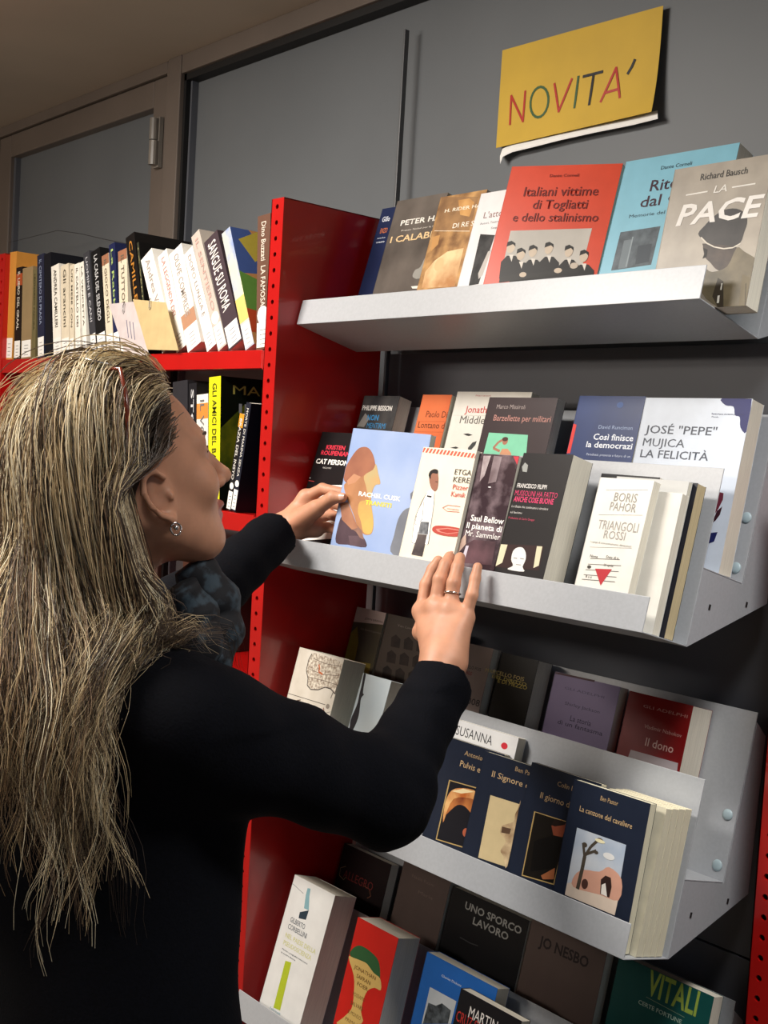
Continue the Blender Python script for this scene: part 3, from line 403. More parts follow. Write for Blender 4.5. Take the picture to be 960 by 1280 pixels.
  'italia': [('P', [(0.301, 0.978), (0.415, 0.988), (0.99, 0.974), (1.027, 0.893), (1.007, 0.829), (0.997, 0.771), (0.875, 0.794), (0.759, 0.792), (0.607, 0.76), (0.463, 0.751), (0.375, 0.765), (0.344, 0.813), (0.263, 0.86), (0.262, 0.934)], photo('#e6dfcf', '#8a7867', 200)), ('L', [(0.301, 0.978), (0.262, 0.934), (0.271, 0.861), (0.349, 0.813), (0.368, 0.769), (0.465, 0.749), (0.622, 0.761), (0.759, 0.792), (0.877, 0.792), (0.99, 0.769), (1.021, 0.83)], 0.0018, '#4a4440'), ('L', [(0.355, 0.951), (0.637, 0.939), (0.98, 0.951)], 0.001, '#6a5c50'), ('L', [(0.327, 0.875), (0.638, 0.867), (0.973, 0.888)], 0.001, '#6a5c50'), ('L', [(0.371, 0.824), (0.728, 0.83), (0.994, 0.828)], 0.001, '#6a5c50'), ('L', [(0.507, 0.923), (0.548, 0.895), (0.54, 0.876), (0.638, 0.867)], 0.003, '#b8623a'), ('L', [(-0.035, 0.678), (0.85, 0.683)], 0.0009, '#3a3430'), ('L', [(0.994, 0.651), (0.893, 0.632), (0.828, 0.639)], 0.0007, '#5a5650'), ('L', [(0.168, 0.627), (0.24, 0.652), (0.309, 0.662)], 0.0018, '#5a4a40'), ('L', [(0.425, 0.652), (0.513, 0.656), (0.525, 0.635)], 0.0012, '#5a5650'), ('E', 0.907, 0.678, 0.038, 0.016, '#8a8278'), ('L', [(0.825, 0.661), (0.867, 0.634)], 0.002, '#8a5a4a'), ('L', [(0.926, 0.733), (0.947, 0.779)], 0.0014, '#7a7068'), ('P', [(0.497, 0.551), (0.498, 0.596), (0.564, 0.597), (0.625, 0.596), (0.71, 0.603), (0.756, 0.583), (0.743, 0.546), (0.653, 0.563), (0.541, 0.56)], '#3a4258'), ('P', [(0.518, 0.544), (0.591, 0.565), (0.712, 0.565), (0.702, 0.541), (0.563, 0.527)], '#b0303a'), ('P', [(0.303, 0.454), (0.345, 0.495), (0.5, 0.493), (0.886, 0.499), (0.967, 0.472), (0.96, 0.445), (0.612, 0.434)], '#b0554c'), ('P', [(0.513, 0.472), (0.556, 0.542), (0.684, 0.545), (0.736, 0.536), (0.731, 0.471)], '#ece9e2'), ('L', [(0.567, 0.505), (0.671, 0.507)], 0.0012, '#5a5650'), ('L', [(0.565, 0.489), (0.688, 0.493)], 0.0012, '#5a5650'), ('L', [(0.57, 0.475), (0.694, 0.48)], 0.0012, '#5a5650'), ('L', [(0.402, 0.519), (0.457, 0.526), (0.492, 0.51), (0.446, 0.492)], 0.003, '#4a5268'), ('L', [(0.772, 0.529), (0.83, 0.524), (0.82, 0.5), (0.764, 0.496)], 0.003, '#4a5268'), ('P', [(0.241, 0.561), (0.291, 0.575), (0.362, 0.564), (0.331, 0.529), (0.275, 0.533)], '#b8625a'), ('P', [(0.859, 0.574), (0.908, 0.572), (0.901, 0.544), (0.856, 0.549)], '#b8625a')],
  'figure': [('P', [(0.025, 1.0), (0.098, 0.996), (0.135, 0.921), (0.173, 0.867), (0.221, 0.86), (0.159, 0.829), (0.197, 0.775), (0.237, 0.712), (0.221, 0.655), (0.161, 0.596), (0.108, 0.564), (0.19, 0.514), (0.149, 0.502), (-0.136, 0.501), (-0.114, 0.531), (0.031, 0.55), (0.035, 0.615), (0.006, 0.669), (0.034, 0.718), (0.083, 0.787), (0.064, 0.851), (0.055, 0.916)], '#242228')],
  'susanna': [('T', 'SUSANNA', 0.081, 0.644, 0.893, 0.068, '#26262a', -0.012), ('E', 0.827, 0.918, 0.048, 0.023, '#cc3440')],
  's1': [('T', 'Antonio Manzini', 0.373, 0.983, 0.898, 0.038, '#b79a72'), ('T', 'Pulvis et umbra', 0.339, 1.065, 0.801, 0.049, '#c4a67c', 0.006), ('P', [(0.22, 0.667), (0.731, 0.685), (0.753, 0.201), (0.237, 0.175)], '#b79a62'), ('P', [(0.243, 0.661), (0.735, 0.676), (0.736, 0.209), (0.253, 0.184)], '#14131a'), ('P', [(0.289, 0.324), (0.248, 0.481), (0.306, 0.593), (0.483, 0.642), (0.709, 0.65), (0.725, 0.566), (0.554, 0.566), (0.416, 0.511), (0.322, 0.431)], photo('#b8622c', '#e8b878', 30)), ('P', [(0.306, 0.396), (0.37, 0.534), (0.612, 0.583), (0.737, 0.568), (0.732, 0.474), (0.583, 0.509), (0.456, 0.499), (0.356, 0.431)], photo('#7a3a22', '#c07840', 30)), ('P', [(0.309, 0.587), (0.484, 0.639), (0.679, 0.645), (0.473, 0.596)], '#ecd8a8'), ('E', 0.693, 0.318, 0.054, 0.034, '#b05c40')],
  's2': [('T', 'Ben Pastor', 0.527, 0.898, 0.925, 0.036, '#b79a72'), ('T', 'Il Signore delle cento ossa', 0.196, 1.434, 0.825, 0.047, '#c4a67c', 0.006), ('P', [(0.244, 0.683), (0.706, 0.693), (0.723, 0.209), (0.275, 0.192)], '#cdb98e'), ('P', [(0.713, 0.676), (0.672, 0.609), (0.675, 0.55), (0.52, 0.491), (0.523, 0.431), (0.627, 0.391), (0.581, 0.308), (0.644, 0.276), (0.732, 0.216), (0.706, 0.693)], photo('#8a6a4c', '#dcc49c', 40)), ('P', [(0.523, 0.485), (0.664, 0.494), (0.66, 0.451), (0.532, 0.439)], '#5a4434')],
  's3': [('T', 'Colin Dexter', 0.421, 0.856, 0.893, 0.033, '#b79a72'), ('T', 'Il giorno del giudizio', 0.222, 1.066, 0.772, 0.043, '#b79a72', 0.006), ('P', [(0.183, 0.667), (0.672, 0.677), (0.675, 0.23), (0.209, 0.203)], '#b79a62'), ('P', [(0.203, 0.662), (0.675, 0.669), (0.66, 0.237), (0.222, 0.211)], '#17130f'), ('P', [(0.464, 0.612), (0.575, 0.673), (0.664, 0.67), (0.646, 0.563), (0.518, 0.553)], '#8a4630'), ('P', [(0.456, 0.616), (0.495, 0.667), (0.652, 0.673), (0.64, 0.649), (0.512, 0.615)], '#241814'), ('P', [(0.474, 0.257), (0.635, 0.343), (0.658, 0.267), (0.506, 0.236)], '#a0603c'), ('P', [(0.276, 0.466), (0.493, 0.548), (0.653, 0.559), (0.635, 0.343), (0.318, 0.253)], '#0c0a09')],
  's4': [('T', 'Ben Pastor', 0.384, 0.614, 0.918, 0.032, '#b79a72'), ('T', 'La canzone del cavaliere', 0.144, 0.834, 0.802, 0.037, '#c4a67c', 0.004), ('P', [(0.154, 0.686), (0.801, 0.689), (0.82, 0.222), (0.159, 0.22)], photo('#a4b2c4', '#ccd0d4', 14)), ('P', [(0.161, 0.3), (0.321, 0.346), (0.827, 0.34), (0.82, 0.222), (0.159, 0.22)], '#dccab8'), ('P', [(0.248, 0.292), (0.235, 0.368), (0.333, 0.428), (0.537, 0.456), (0.644, 0.509), (0.822, 0.462), (0.832, 0.324), (0.59, 0.311)], '#cf9c86'), ('P', [(0.597, 0.318), (0.574, 0.411), (0.621, 0.447), (0.691, 0.446), (0.721, 0.39), (0.717, 0.317)], '#33221f'), ('P', [(0.607, 0.32), (0.595, 0.379), (0.638, 0.399), (0.687, 0.318)], '#e6e0d6'), ('E', 0.385, 0.341, 0.043, 0.034, '#4a302a'), ('L', [(0.306, 0.29), (0.319, 0.438), (0.32, 0.518)], 0.0055, '#4a4238'), ('L', [(0.325, 0.506), (0.269, 0.601)], 0.004, '#4a4238'), ('L', [(0.32, 0.518), (0.375, 0.595), (0.462, 0.664)], 0.004, '#4a4238'), ('L', [(0.326, 0.532), (0.451, 0.583)], 0.0035, '#4a4238'), ('E', 0.293, 0.592, 0.034, 0.017, '#4a4238'), ('E', 0.474, 0.658, 0.043, 0.015, '#5a4a38'), ('E', 0.455, 0.571, 0.028, 0.012, '#4a4238'), ('E', 0.619, 0.576, 0.074, 0.022, '#e0e0de'), ('E', 0.476, 0.653, 0.066, 0.012, '#e8e0b8')],
  'yellowdk': [('P', [(-0.064, 1.009), (1.008, 1.008), (1.058, 0.915), (-0.075, 0.887)], '#b9a5a0'), ('T', 'JOHN BANVILLE', 0.355, 1.048, 0.924, 0.015, '#4a4240', 0.02), ('T', 'Un favore personale', 0.305, 1.13, 0.844, 0.015, '#7a7268'), ('P', [(-0.095, 0.806), (0.166, 0.86), (0.331, 0.749), (0.359, 0.612), (-0.067, 0.587)], photo('#8a7a30', '#5a5020', 10)), ('P', [(-0.089, 0.605), (0.899, 0.624), (0.938, 0.509), (-0.043, 0.468)], '#8a7a30')],
  'portraits': [('T', 'Yan Lianke', 0.246, 0.644, 0.926, 0.016, '#8a8078'), ('P', [(0.209, 0.778), (0.178, 0.843), (0.259, 0.868), (0.375, 0.843), (0.398, 0.78)], photo('#1d1714', '#332822', 60)), ('P', [(0.198, 0.666), (0.168, 0.73), (0.248, 0.756), (0.364, 0.732), (0.387, 0.669)], photo('#1d1714', '#332822', 60)), ('P', [(0.187, 0.554), (0.157, 0.618), (0.237, 0.644), (0.353, 0.621), (0.376, 0.558)], photo('#1d1714', '#332822', 60)), ('P', [(0.482, 0.784), (0.452, 0.848), (0.531, 0.873), (0.645, 0.848), (0.667, 0.786)], photo('#1d1714', '#332822', 60)), ('P', [(0.471, 0.673), (0.441, 0.737), (0.52, 0.762), (0.634, 0.738), (0.656, 0.676)], photo('#1d1714', '#332822', 60)), ('P', [(0.46, 0.562), (0.43, 0.626), (0.509, 0.652), (0.623, 0.628), (0.645, 0.566)], photo('#1d1714', '#332822', 60)), ('P', [(0.748, 0.789), (0.72, 0.852), (0.797, 0.877), (0.908, 0.853), (0.929, 0.791)], photo('#1d1714', '#332822', 60)), ('P', [(0.737, 0.68), (0.709, 0.743), (0.786, 0.768), (0.897, 0.744), (0.918, 0.683)], photo('#1d1714', '#332822', 60)), ('P', [(0.726, 0.57), (0.698, 0.633), (0.774, 0.659), (0.885, 0.635), (0.907, 0.574)], photo('#1d1714', '#332822', 60)), ('P', [(1.009, 0.794), (0.981, 0.857), (1.056, 0.882), (1.165, 0.857), (1.185, 0.797)], photo('#1d1714', '#332822', 60)), ('P', [(0.998, 0.686), (0.97, 0.748), (1.045, 0.773), (1.153, 0.75), (1.174, 0.689)], photo('#1d1714', '#332822', 60)), ('P', [(0.986, 0.578), (0.959, 0.64), (1.034, 0.665), (1.142, 0.642), (1.163, 0.582)], photo('#1d1714', '#332822', 60))],
  'fois1': [('T', 'MARCELLO FOIS', 0.451, 0.863, 0.827, 0.022, '#2a2424', 0.03), ('T', 'PIETRO E PAOLO', 0.476, 0.723, 0.783, 0.025, '#8a2420', 0.03), ('T', '8008', 0.671, 0.98, 0.587, 0.046, '#3a3230', 0.02)],
  'fois2': [('T', 'MARCELLO FOIS', -0.353, 0.732, 0.841, 0.027, '#b8a468', 0.02), ('T', 'DEL DIRITTO', -0.129, 0.824, 0.813, 0.022, '#a8984c', 0.02), ('T', 'E DI MEZZO', 0.053, 0.855, 0.79, 0.026, '#b8a44c', 0.03)],
  'lilac': [('T', 'GLI ADELPHI', 0.201, 0.804, 0.899, 0.017, '#5c5270'), ('T', 'Shirley Jackson', 0.253, 0.786, 0.795, 0.022, '#4c445c'), ('T', 'La storia', 0.382, 0.701, 0.698, 0.037, '#3c3450', 0.01), ('T', 'di un fantasma', 0.206, 0.894, 0.657, 0.03, '#3c3450', 0.01), ('L', [(0.003, 0.991), (0.616, 0.999)], 0.003, '#4a2a34')],
  'dono': [('T', 'GLI ADELPHI', 0.261, 0.95, 0.916, 0.019, '#b88a84'), ('T', 'Vladimir Nabokov', 0.343, 0.925, 0.789, 0.024, '#c49a92'), ('T', 'Il dono', 0.412, 0.848, 0.681, 0.053, '#d8b4aa', 0.012), ('P', [(0.212, 0.63), (0.955, 0.631), (0.979, 0.524), (0.178, 0.512)], '#b9aeb0')],
  'corb': [('L', [(-0.014, 0.936), (0.305, 0.911)], 0.0008, '#6a7078'), ('P', [(0.408, 0.825), (0.365, 0.911), (0.364, 0.957), (0.434, 0.963), (0.453, 0.914), (0.525, 0.828)], '#7fa6ae'), ('P', [(0.339, 0.788), (0.525, 0.828), (0.517, 0.762), (0.349, 0.748)], '#2c3a44'), ('T', 'GILBERTO', 0.176, 0.543, 0.7, 0.034, '#5a6068', 0.01), ('T', 'CORBELLINI', 0.169, 0.632, 0.652, 0.034, '#5a6068', 0.01), ('T', 'NEL PAESE DELLA', 0.164, 0.917, 0.593, 0.03, '#c9c88c', 0.02), ('T', 'PSEUDOSCIENZA', 0.165, 0.858, 0.542, 0.03, '#c9c88c', 0.02), ('T', 'Perche i pregiudizi minacciano', 0.176, 0.812, 0.508, 0.01, '#4a5058', 0.01), ('T', 'la nostra liberta', 0.175, 0.532, 0.485, 0.01, '#4a5058', 0.01), ('P', [(0.319, 0.453), (0.461, 0.464), (0.502, 0.149), (0.341, 0.14)], '#a8b62c'), ('T', 'Feltrinelli', 0.269, 0.53, 0.121, 0.015, '#6a9ab0')],
  'apple': [('P', [(0.003, 0.753), (0.064, 0.806), (0.218, 0.84), (0.486, 0.835), (0.68, 0.809), (0.778, 0.747), (0.77, 0.707), (0.46, 0.738), (0.153, 0.741)], '#2f5a34'), ('P', [(-0.008, 0.732), (0.111, 0.745), (0.296, 0.753), (0.445, 0.755), (0.636, 0.725), (0.808, 0.713), (0.877, 0.651), (0.73, 0.643), (0.596, 0.603), (0.549, 0.538), (0.558, 0.462), (0.631, 0.397), (0.087, 0.308), (0.19, 0.364), (0.331, 0.445), (0.307, 0.539), (0.213, 0.642)], '#cfae66'), ('T', 'JONATHAN', 0.174, 0.712, 0.687, 0.024, '#6a4a22', 0.03), ('T', 'SAFRAN', 0.276, 0.62, 0.642, 0.024, '#6a4a22', 0.03), ('T', 'FOER', 0.33, 0.598, 0.599, 0.024, '#6a4a22', 0.03), ('T', 'POSSIAMO', 0.288, 0.586, 0.528, 0.024, '#6a4a22', 0.03), ('T', 'SALVARE', 0.288, 0.586, 0.47, 0.024, '#6a4a22', 0.03), ('T', 'IL MONDO', 0.274, 0.587, 0.41, 0.024, '#6a4a22', 0.03), ('T', 'PRIMA DI', 0.246, 0.604, 0.358, 0.024, '#6a4a22', 0.03)],
  'blue': [('T', 'Charles Dickens', 0.265, 0.546, 0.901, 0.015, '#c8d4e4'), ('P', [(0.145, 0.806), (0.528, 0.808), (0.525, 0.667), (0.146, 0.571)], photo('#9aa4ac', '#c4cace', 6)), ('P', [(0.173, 0.712), (0.28, 0.719), (0.351, 0.752), (0.487, 0.74), (0.487, 0.658), (0.162, 0.575)], photo('#23282c', '#5a6268', 90))],
  'mart': [('T', 'MARTIN', 0.204, 0.67, 0.857, 0.071, '#dcd8d4', 0.05), ('T', 'CRUZ SMITH', 0.024, 0.605, 0.799, 0.067, '#b8322c', 0.05)],
  'allegro': [('T', 'ALLEGRO', 0.131, 0.753, 0.728, 0.069, '#6a2622', -0.005), ('L', [(0.14, 0.823), (0.04, 0.791), (0.053, 0.728), (0.157, 0.709), (0.19, 0.742)], 0.0012, '#8a7a58'), ('L', [(0.579, 0.741), (0.697, 0.734), (0.751, 0.687), (0.693, 0.658)], 0.001, '#7a4a34')],
  'pinkq': [('T', 'Nadia Fusini', 0.228, 0.697, 0.907, 0.022, '#6f5f58'), ('T', 'Maria', 0.422, 0.731, 0.815, 0.024, '#6f5f58')],
  'sporco': [('T', 'UNO SPORCO', 0.207, 0.937, 0.886, 0.051, '#a0a09c', 0.04), ('T', 'LAVORO', 0.346, 0.803, 0.808, 0.051, '#a0a09c', 0.04), ('L', [(0.232, 0.679), (0.376, 0.674), (0.473, 0.682)], 0.0015, '#3a3a3c')],
  'nesbo': [('T', 'JO NESBO', 0.15, 0.81, 0.842, 0.067, '#241a1c', 0.05), ('T', 'Il coltello', 0.118, 0.229, 0.501, 0.013, '#3a2c2c')],
  'vitali': [('T', 'VITALI', 0.348, 0.868, 0.856, 0.139, '#9ab04a', 0.04), ('T', 'CERTE FORTUNE', 0.291, 0.75, 0.779, 0.024, '#a8c0b0', 0.02), ('L', [(0.358, 0.835), (0.766, 0.823)], 0.0006, '#8aa080')],
}
# --- top shelf
tray_book('navy', 0, 0, .014, .098, 0, 2, .12, .255, .018, 'dark navy book at the far left of the top display shelf, mostly hidden', '#1d2748')
tray_book('calab', 0, 0, .078, .080, 0, 1.1, .125, .252, .016, 'charcoal brown book with white author line and cream title, top shelf', mat('book_cover', '#4a443f', .3, .1, 10, col2='#6a625b'))
tray_book('rider', 0, 0, .206, .066, 0, .9, .105, .236, .012, 'brown and gold pictorial book between charcoal and white book, top shelf', photo('#6d4a2c', '#c79a62', 30))
tray_book('latt', 0, 0, .314, .052, 0, 1.2, .08, .222, .012, 'white book with dark photograph, partly behind the red book on the top shelf', '#dcdcdc')
tray_book('togl', 0, 0, .396, .028, 14.5, .5, .178, .243, .014, 'wide red-orange book with a black and white group photograph on the cover', '#cf4a31')
tray_book('rito', 0, 0, .575, .068, .4, 1.1, .179, .243, .035, 'thick light blue book behind the beige soldier cover', '#7fb6c9')
tray_book('pace', 0, 0, .700, .033, 0, -2.5, .141, .191, .028, 'beige book with a helmeted soldier and painted white title', mat('book_cover', '#a39a8c', .35, .04, 20, col2='#8f877b'))
# --- second shelf, front row
tray_book('cat', 1, 0, .003, .066, 0, 2.4, .135, .244, .016, 'black book with red and white capitals at the far left, behind the left hand', '#1a1718')
tray_book('transiti', 1, 0, .175, .018, 6.5, -4.1, .163, .234, .012, 'sky blue book with a blurred orange head, held by the left hand', mat('book_cover', '#8fa6d2', .22, .04, 8, col2='#a3b6da'), rough=.22)
tray_book('pizz', 1, 0, .340, .014, 0, -1.2, .111, .211, .012, 'cream book with a standing man in white and red striped top edge', '#efe6d2')
tray_book('bellow', 1, 0, .452, .020, 0, -1, .075, .208, .014, 'narrow glossy dark brown book with white lettering above the right hand', mat('book_cover', '#3c2e34', .15, .0, 26, col2='#a08c92', mixlo=.45, mixhi=.8, coat=.4), rough=.15)
tray_book('filippi', 1, 0, .530, .016, -4.1, 1.3, .093, .213, .040, 'thick black book with magenta capitals and a white marble bust', '#252324')
tray_book('b_black', 1, 0, .625, .0785, 0, 0, .094, .206, .013, 'black book standing behind the thin white paperback, second display shelf', '#16161a')
tray_book('boris', 1, 0, .674, .012, -2, 1.2, .085, .186, .014, 'white paperback with grey capitals and an inverted red triangle', '#e6e3da')
tray_book('b_white', 1, 0, .681, .0305, 0, .2, .110, .177, .0135, 'white-covered book right behind the paperback with the red triangle', '#dedbd2')
tray_book('b_grey', 1, 0, .676, .0455, 0, .3, .110, .196, .008, 'thin pale grey book, third in the stack beside the red triangle paperback', '#b9bab8')
tray_book('b_dark', 1, 0, .682, .0552, 0, .3, .110, .197, .0195, 'dark-covered book with cream pages at the right end of the second display shelf', '#23242c', pages=PAGEY)
# --- second shelf, upper row
tray_book('besson', 1, 1, .006, .050, 0, 0, .095, .234, .030, 'dark grey book with white capitals and blue lettering, back row, far left', photo('#2c2c2e', '#4a4846', 20), curl=.0)
tray_book('paolo', 1, 1, .159, .050, 0, 0, .070, .237, .020, 'orange book with dark serif title in the back row of the second shelf', mat('book_cover', '#e08050', .35, .05, 4, col2='#c85c34'))
tray_book('jonat', 1, 1, .233, .057, 0, 0, .164, .245, .020, 'white book with red author line and small black bird drawings', '#dedad0')
tray_book('barz', 1, 1, .334, .033, 0, -.3, .140, .228, .019, 'dark brown book with a turquoise picture of a figure, back row', '#3b2f31')
tray_book('cosi', 1, 1, .503, .045, 0, 0, .118, .236, .020, 'dark blue book with white title and red side strip, back row', mat('book_cover', '#213a72', .35, .05, 6, col2='#1a2c58'))
tray_book('pepe', 1, 1, .627, .045, 0, -1.7, .166, .232, .030, 'large white book with widely spaced black title and blue corner wave', '#cdd6e2')
# --- third shelf
tray_book('italia', 2, 0, .024, .020, 0, .3, .121, .255, .050, 'thick white book with an old map and a red and blue crest', mat('book_cover', '#cbc4b6', .4, .05, 26, col2='#d8d2c6'))
tray_book('figure', 2, 0, .174, .035, 0, 2.2, .070, .240, .040, 'pale blue book with a thin dark climbing figure beside the map book', mat('book_cover', '#b7c6cf', .35, .05, 8, col2='#ccd6da'))
tray_book('susanna', 2, 0, .368, .074, 0, 0, .134, .211, .018, 'white book with narrow capitals and a red dot, behind the dark paperbacks', '#e6e6e6')
SEL = mat('book_cover', '#1d2434', .4, .05, 60)
def sell(key, x, n, dt, h, label, T=.013):
    tray_book(key, 2, 0, x, n, 0, dt, .12, h, T, label, SEL, pages=mat('cream_pages', '#dfd8be', .7, .08, 60, bump=.25, stretch=(.4, 30, .4)), group='matching dark paperbacks on the third shelf')
sell('s1', .376, .056, .7, .183, 'dark paperback with an orange feathered hat picture, leftmost of the four')
sell('s2', .471, .043, 0, .181, 'dark paperback with a cream picture of a draped figure, second from left')
sell('s3', .573, .028, 0, .188, 'dark paperback with a dim portrait in black robe, third from left')
sell('s4', .668, .012, -3, .186, 'dark paperback with a bare tree before a pink arched building, front-most', T=.0135)
for i, (n, h) in enumerate(((.0285, .184), (.0430, .185), (.0575, .186), (.0720, .187))):
    tray_book('s%d' % (5 + i), 2, 0, .6975, n, 0, -.5, .0985, h, .0138, ['matching paperback directly behind the bare-tree cover', 'second matching paperback behind the bare-tree cover', 'third matching paperback behind the bare-tree cover', 'rearmost matching paperback of the stack, against the riser'][i], mat('cream_paper_cover', '#d6cfb6', .6, .06, 60), pages=mat('cream_pages', '#dfd8be', .7, .08, 60, bump=.25, stretch=(.4, 30, .4)), group='matching dark paperbacks on the third shelf')
tray_book('yellowdk', 2, 1, .003, .050, 0, 0, .080, .249, .030, 'book with pale top band over a dark and yellow picture, far left of back row', photo('#3a3430', '#57503a', 8))
tray_book('portraits', 2, 1, .095, .045, 0, 0, .120, .249, .030, 'dark brown book with a grid of small round portraits', '#4d443d')
tray_book('fois1', 2, 1, .235, .045, 0, 0, .120, .230, .020, 'pinkish grey book seen just right of the right wrist', '#8d7d76')
tray_book('fois2', 2, 1, .375, .045, 0, 0, .076, .228, .035, 'black book with dim gold lettering right of the pinkish grey book', '#15120f')
tray_book('lilac', 2, 1, .483, .050, 0, 0, .122, .218, .020, 'lilac book with small grey capitals next to the dark red book', mat('book_cover', '#85789a', .45, .04, 12))
tray_book('dono', 2, 1, .629, .040, 0, 0, .105, .216, .050, 'thick dark red book with cream pages, right end of the third shelf', '#7c1416')
# --- fourth shelf
tray_book('corb', 3, 0, .034, .020, 0, 2.5, .112, .252, .050, 'thick white book with a yellow-green bar and a small bottle drawing', '#d9d9d6')
tray_book('apple', 3, 0, .224, .020, 0, -.4, .098, .244, .050, 'red book with a green-topped apple core filled with lettering', '#c4241c')
tray_book('blue', 3, 0, .363, .045, 0, 0, .149, .238, .028, 'bright blue book with a grey photograph, bottom display shelf', '#1f5ca8')
tray_book('mart', 3, 0, .472, .012, 0, .2, .118, .224, .020, 'black book with bold white and red capitals at the bottom edge', '#17161a')
tray_book('allegro', 3, 1, .016, .050, 0, 0, .130, .211, .020, 'very dark book with faint red script lettering, back row left', '#1a1112')
tray_book('pinkq', 3, 1, .174, .050, 0, 0, .115, .228, .020, 'dim brown-grey book with faint lettering under the third shelf', '#574a46')
tray_book('sporco', 3, 1, .296, .050, 0, 0, .168, .222, .020, 'black book with two lines of grey capitals, back row of the lowest shelf', '#131316')
tray_book('nesbo', 3, 1, .469, .050, 0, 0, .144, .230, .020, 'brown-grey book with dark bold capitals right of the black book', '#5b4c47')
tray_book('vitali', 3, 1, .641, .040, 0, 0, .155, .234, .025, 'teal green book with big yellow-green capitals at the bottom right', '#17504c')

# ------------------------------------------------------------------ spine-out books in the left bay
def spine_book(x, z, Wd, H, ang, label, col, title=None, tcol='#222222', lab=True, D=.135, side=None, group='upright books on the upper red shelf', top=None, disc=False, pages=PAGE, band=None, y=YP + .012, tv=.30, tsz=.5):
    a = math.radians(ang)                     # ang > 0: the top leans to the left
    mw = Matrix.Translation((x, y, z + (Wd * math.sin(-a) if a < 0 else 0) + .0004)) @ Matrix.Rotation(-a, 4, 'Y')
    o = empty('book', mw, label, 'book', group); c = .0009
    cm = col if not isinstance(col, str) else mat('book_cover', col, .4, .05, 30)
    bm = bmesh.new(); bx(bm, 0, 0, 0, Wd, c, H); bx(bm, 0, c, 0, c, D, H); bx(bm, Wd - c, c, 0, Wd, D, H)
    from_bm('cover', bm, cm, o)
    box('page_block', (c, c, .0007), (Wd - c, D - .001, H - .0007), pages, o)
    it = []
    if band: it.append(('R', .0, band[0], 1, band[1], band[2]))
    if lab:
        it += [('R', .06, .015, .94, .20, '#eceae4')] + [('L', [(.3, .04 + .035 * j), (.7, .04 + .035 * j)], .0012, '#6a6a6a') for j in range(4)]
    if disc: it.append(('E', .5, .255, .42, .42 * Wd / H, '#efece6'))
    art(it, Wd, H, o, Matrix.Translation((0, -.0001, 0)), 'spine_label')
    if title:
        m = Matrix.Translation((0, -.0006, 0)) @ Matrix.Rotation(math.pi / 2, 4, 'Y')      # runs down the spine
        L = H * (.93 - tv)
        lettering(title, -H * .95, -H * .95 + L, Wd * (.5 - tsz * .35), Wd * tsz * .7, tcol, o, m, .01)
    if side:
        art(side, D, H, o, Matrix.Translation((Wd + .0001, 0, 0)) @ Matrix.Rotation(math.pi / 2, 4, 'Z'), 'side_picture')
    return o
Zs = SZ[0] + .0006
CRE, WHI = '#d8ccb4', '#e9e4d8'
L1 = [ # xb, xt, ytop, colour, title, title colour, label, kwargs
 (6.5, 12.7, 316, '#c98a3c', None, '#222222', 'orange-spined book at the far left end of the upper row', {}),
 (17, 20.5, 335, '#1c1714', 'IL LIBRO DEL GRAAL', '#d8d0c0', 'black-spined book with white lettering beside the orange one', dict(band=(.8, .93, '#a04a28'))),
 (26, 28.5, 336, '#8f7a58', None, '#222222', 'plain tan-brown book third from the left end', {}),
 (39, 41.5, 338, '#6b6242', 'LEONARDO PADURA', '#3a3420', 'olive speckled book right of the tan-brown one', dict(lab=False)),
 (47, 46.5, 320, '#25283c', 'IL CIMITERO DI PRAGA', '#8a94ac', 'navy book with pale lettering, fifth from the left', {}),
 (57, 55, 319, '#15161c', None, '#222222', 'wide black book taller than the white ones beside it', dict(lab=False)),
 (67, 64, 334, WHI, 'ANDREA CAMILLERI', '#4a4640', 'first white-spined book right of the black block', {}),
 (77, 76, 333, CRE, 'Gli arancini', '#5a5448', 'cream book with blank spine centre, second of the pale run', {}),
 (87, 87.5, 332, CRE, 'UN MESE CON', '#5a5448', 'thin cream book, third of the pale run', {}),
 (94.5, 93, 331, WHI, 'IL CASTELLO DEI', '#5a5448', 'white book with dark dot, fourth of the pale run', {}),
 (104, 99.5, 329, WHI, 'LA VENDETTA', '#5a5448', 'white book leaning slightly, last of the pale run', {}),
 (114, 104, 318, '#3c3c40', 'UOMINI E CANI', '#b8b8bc', 'dark grey book with round white mark, left of the black one', dict(disc=False)),
 (122, 113.5, 316, '#151516', 'LA CASA DEL SILENZIO', '#c8c8c8', 'black book with white square mark and white edge', {}),
 (134, 127, 321, CRE, 'IL GIOCO DEGLI', '#6a6050', 'cream book with rusty top band before the navy one', dict(band=(.9, 1, '#9a6a50'))),
 (143, 136, 307, '#20264a', 'La Rabbia', '#a8c070', 'navy book with green lettering and white round mark', {}),
 (151, 147.5, 315, CRE, 'IL TUTTOMIO', '#6a6050', 'cream book with rusty band behind the two paper cards', dict(band=(.9, 1, '#9a6a50'))),
]
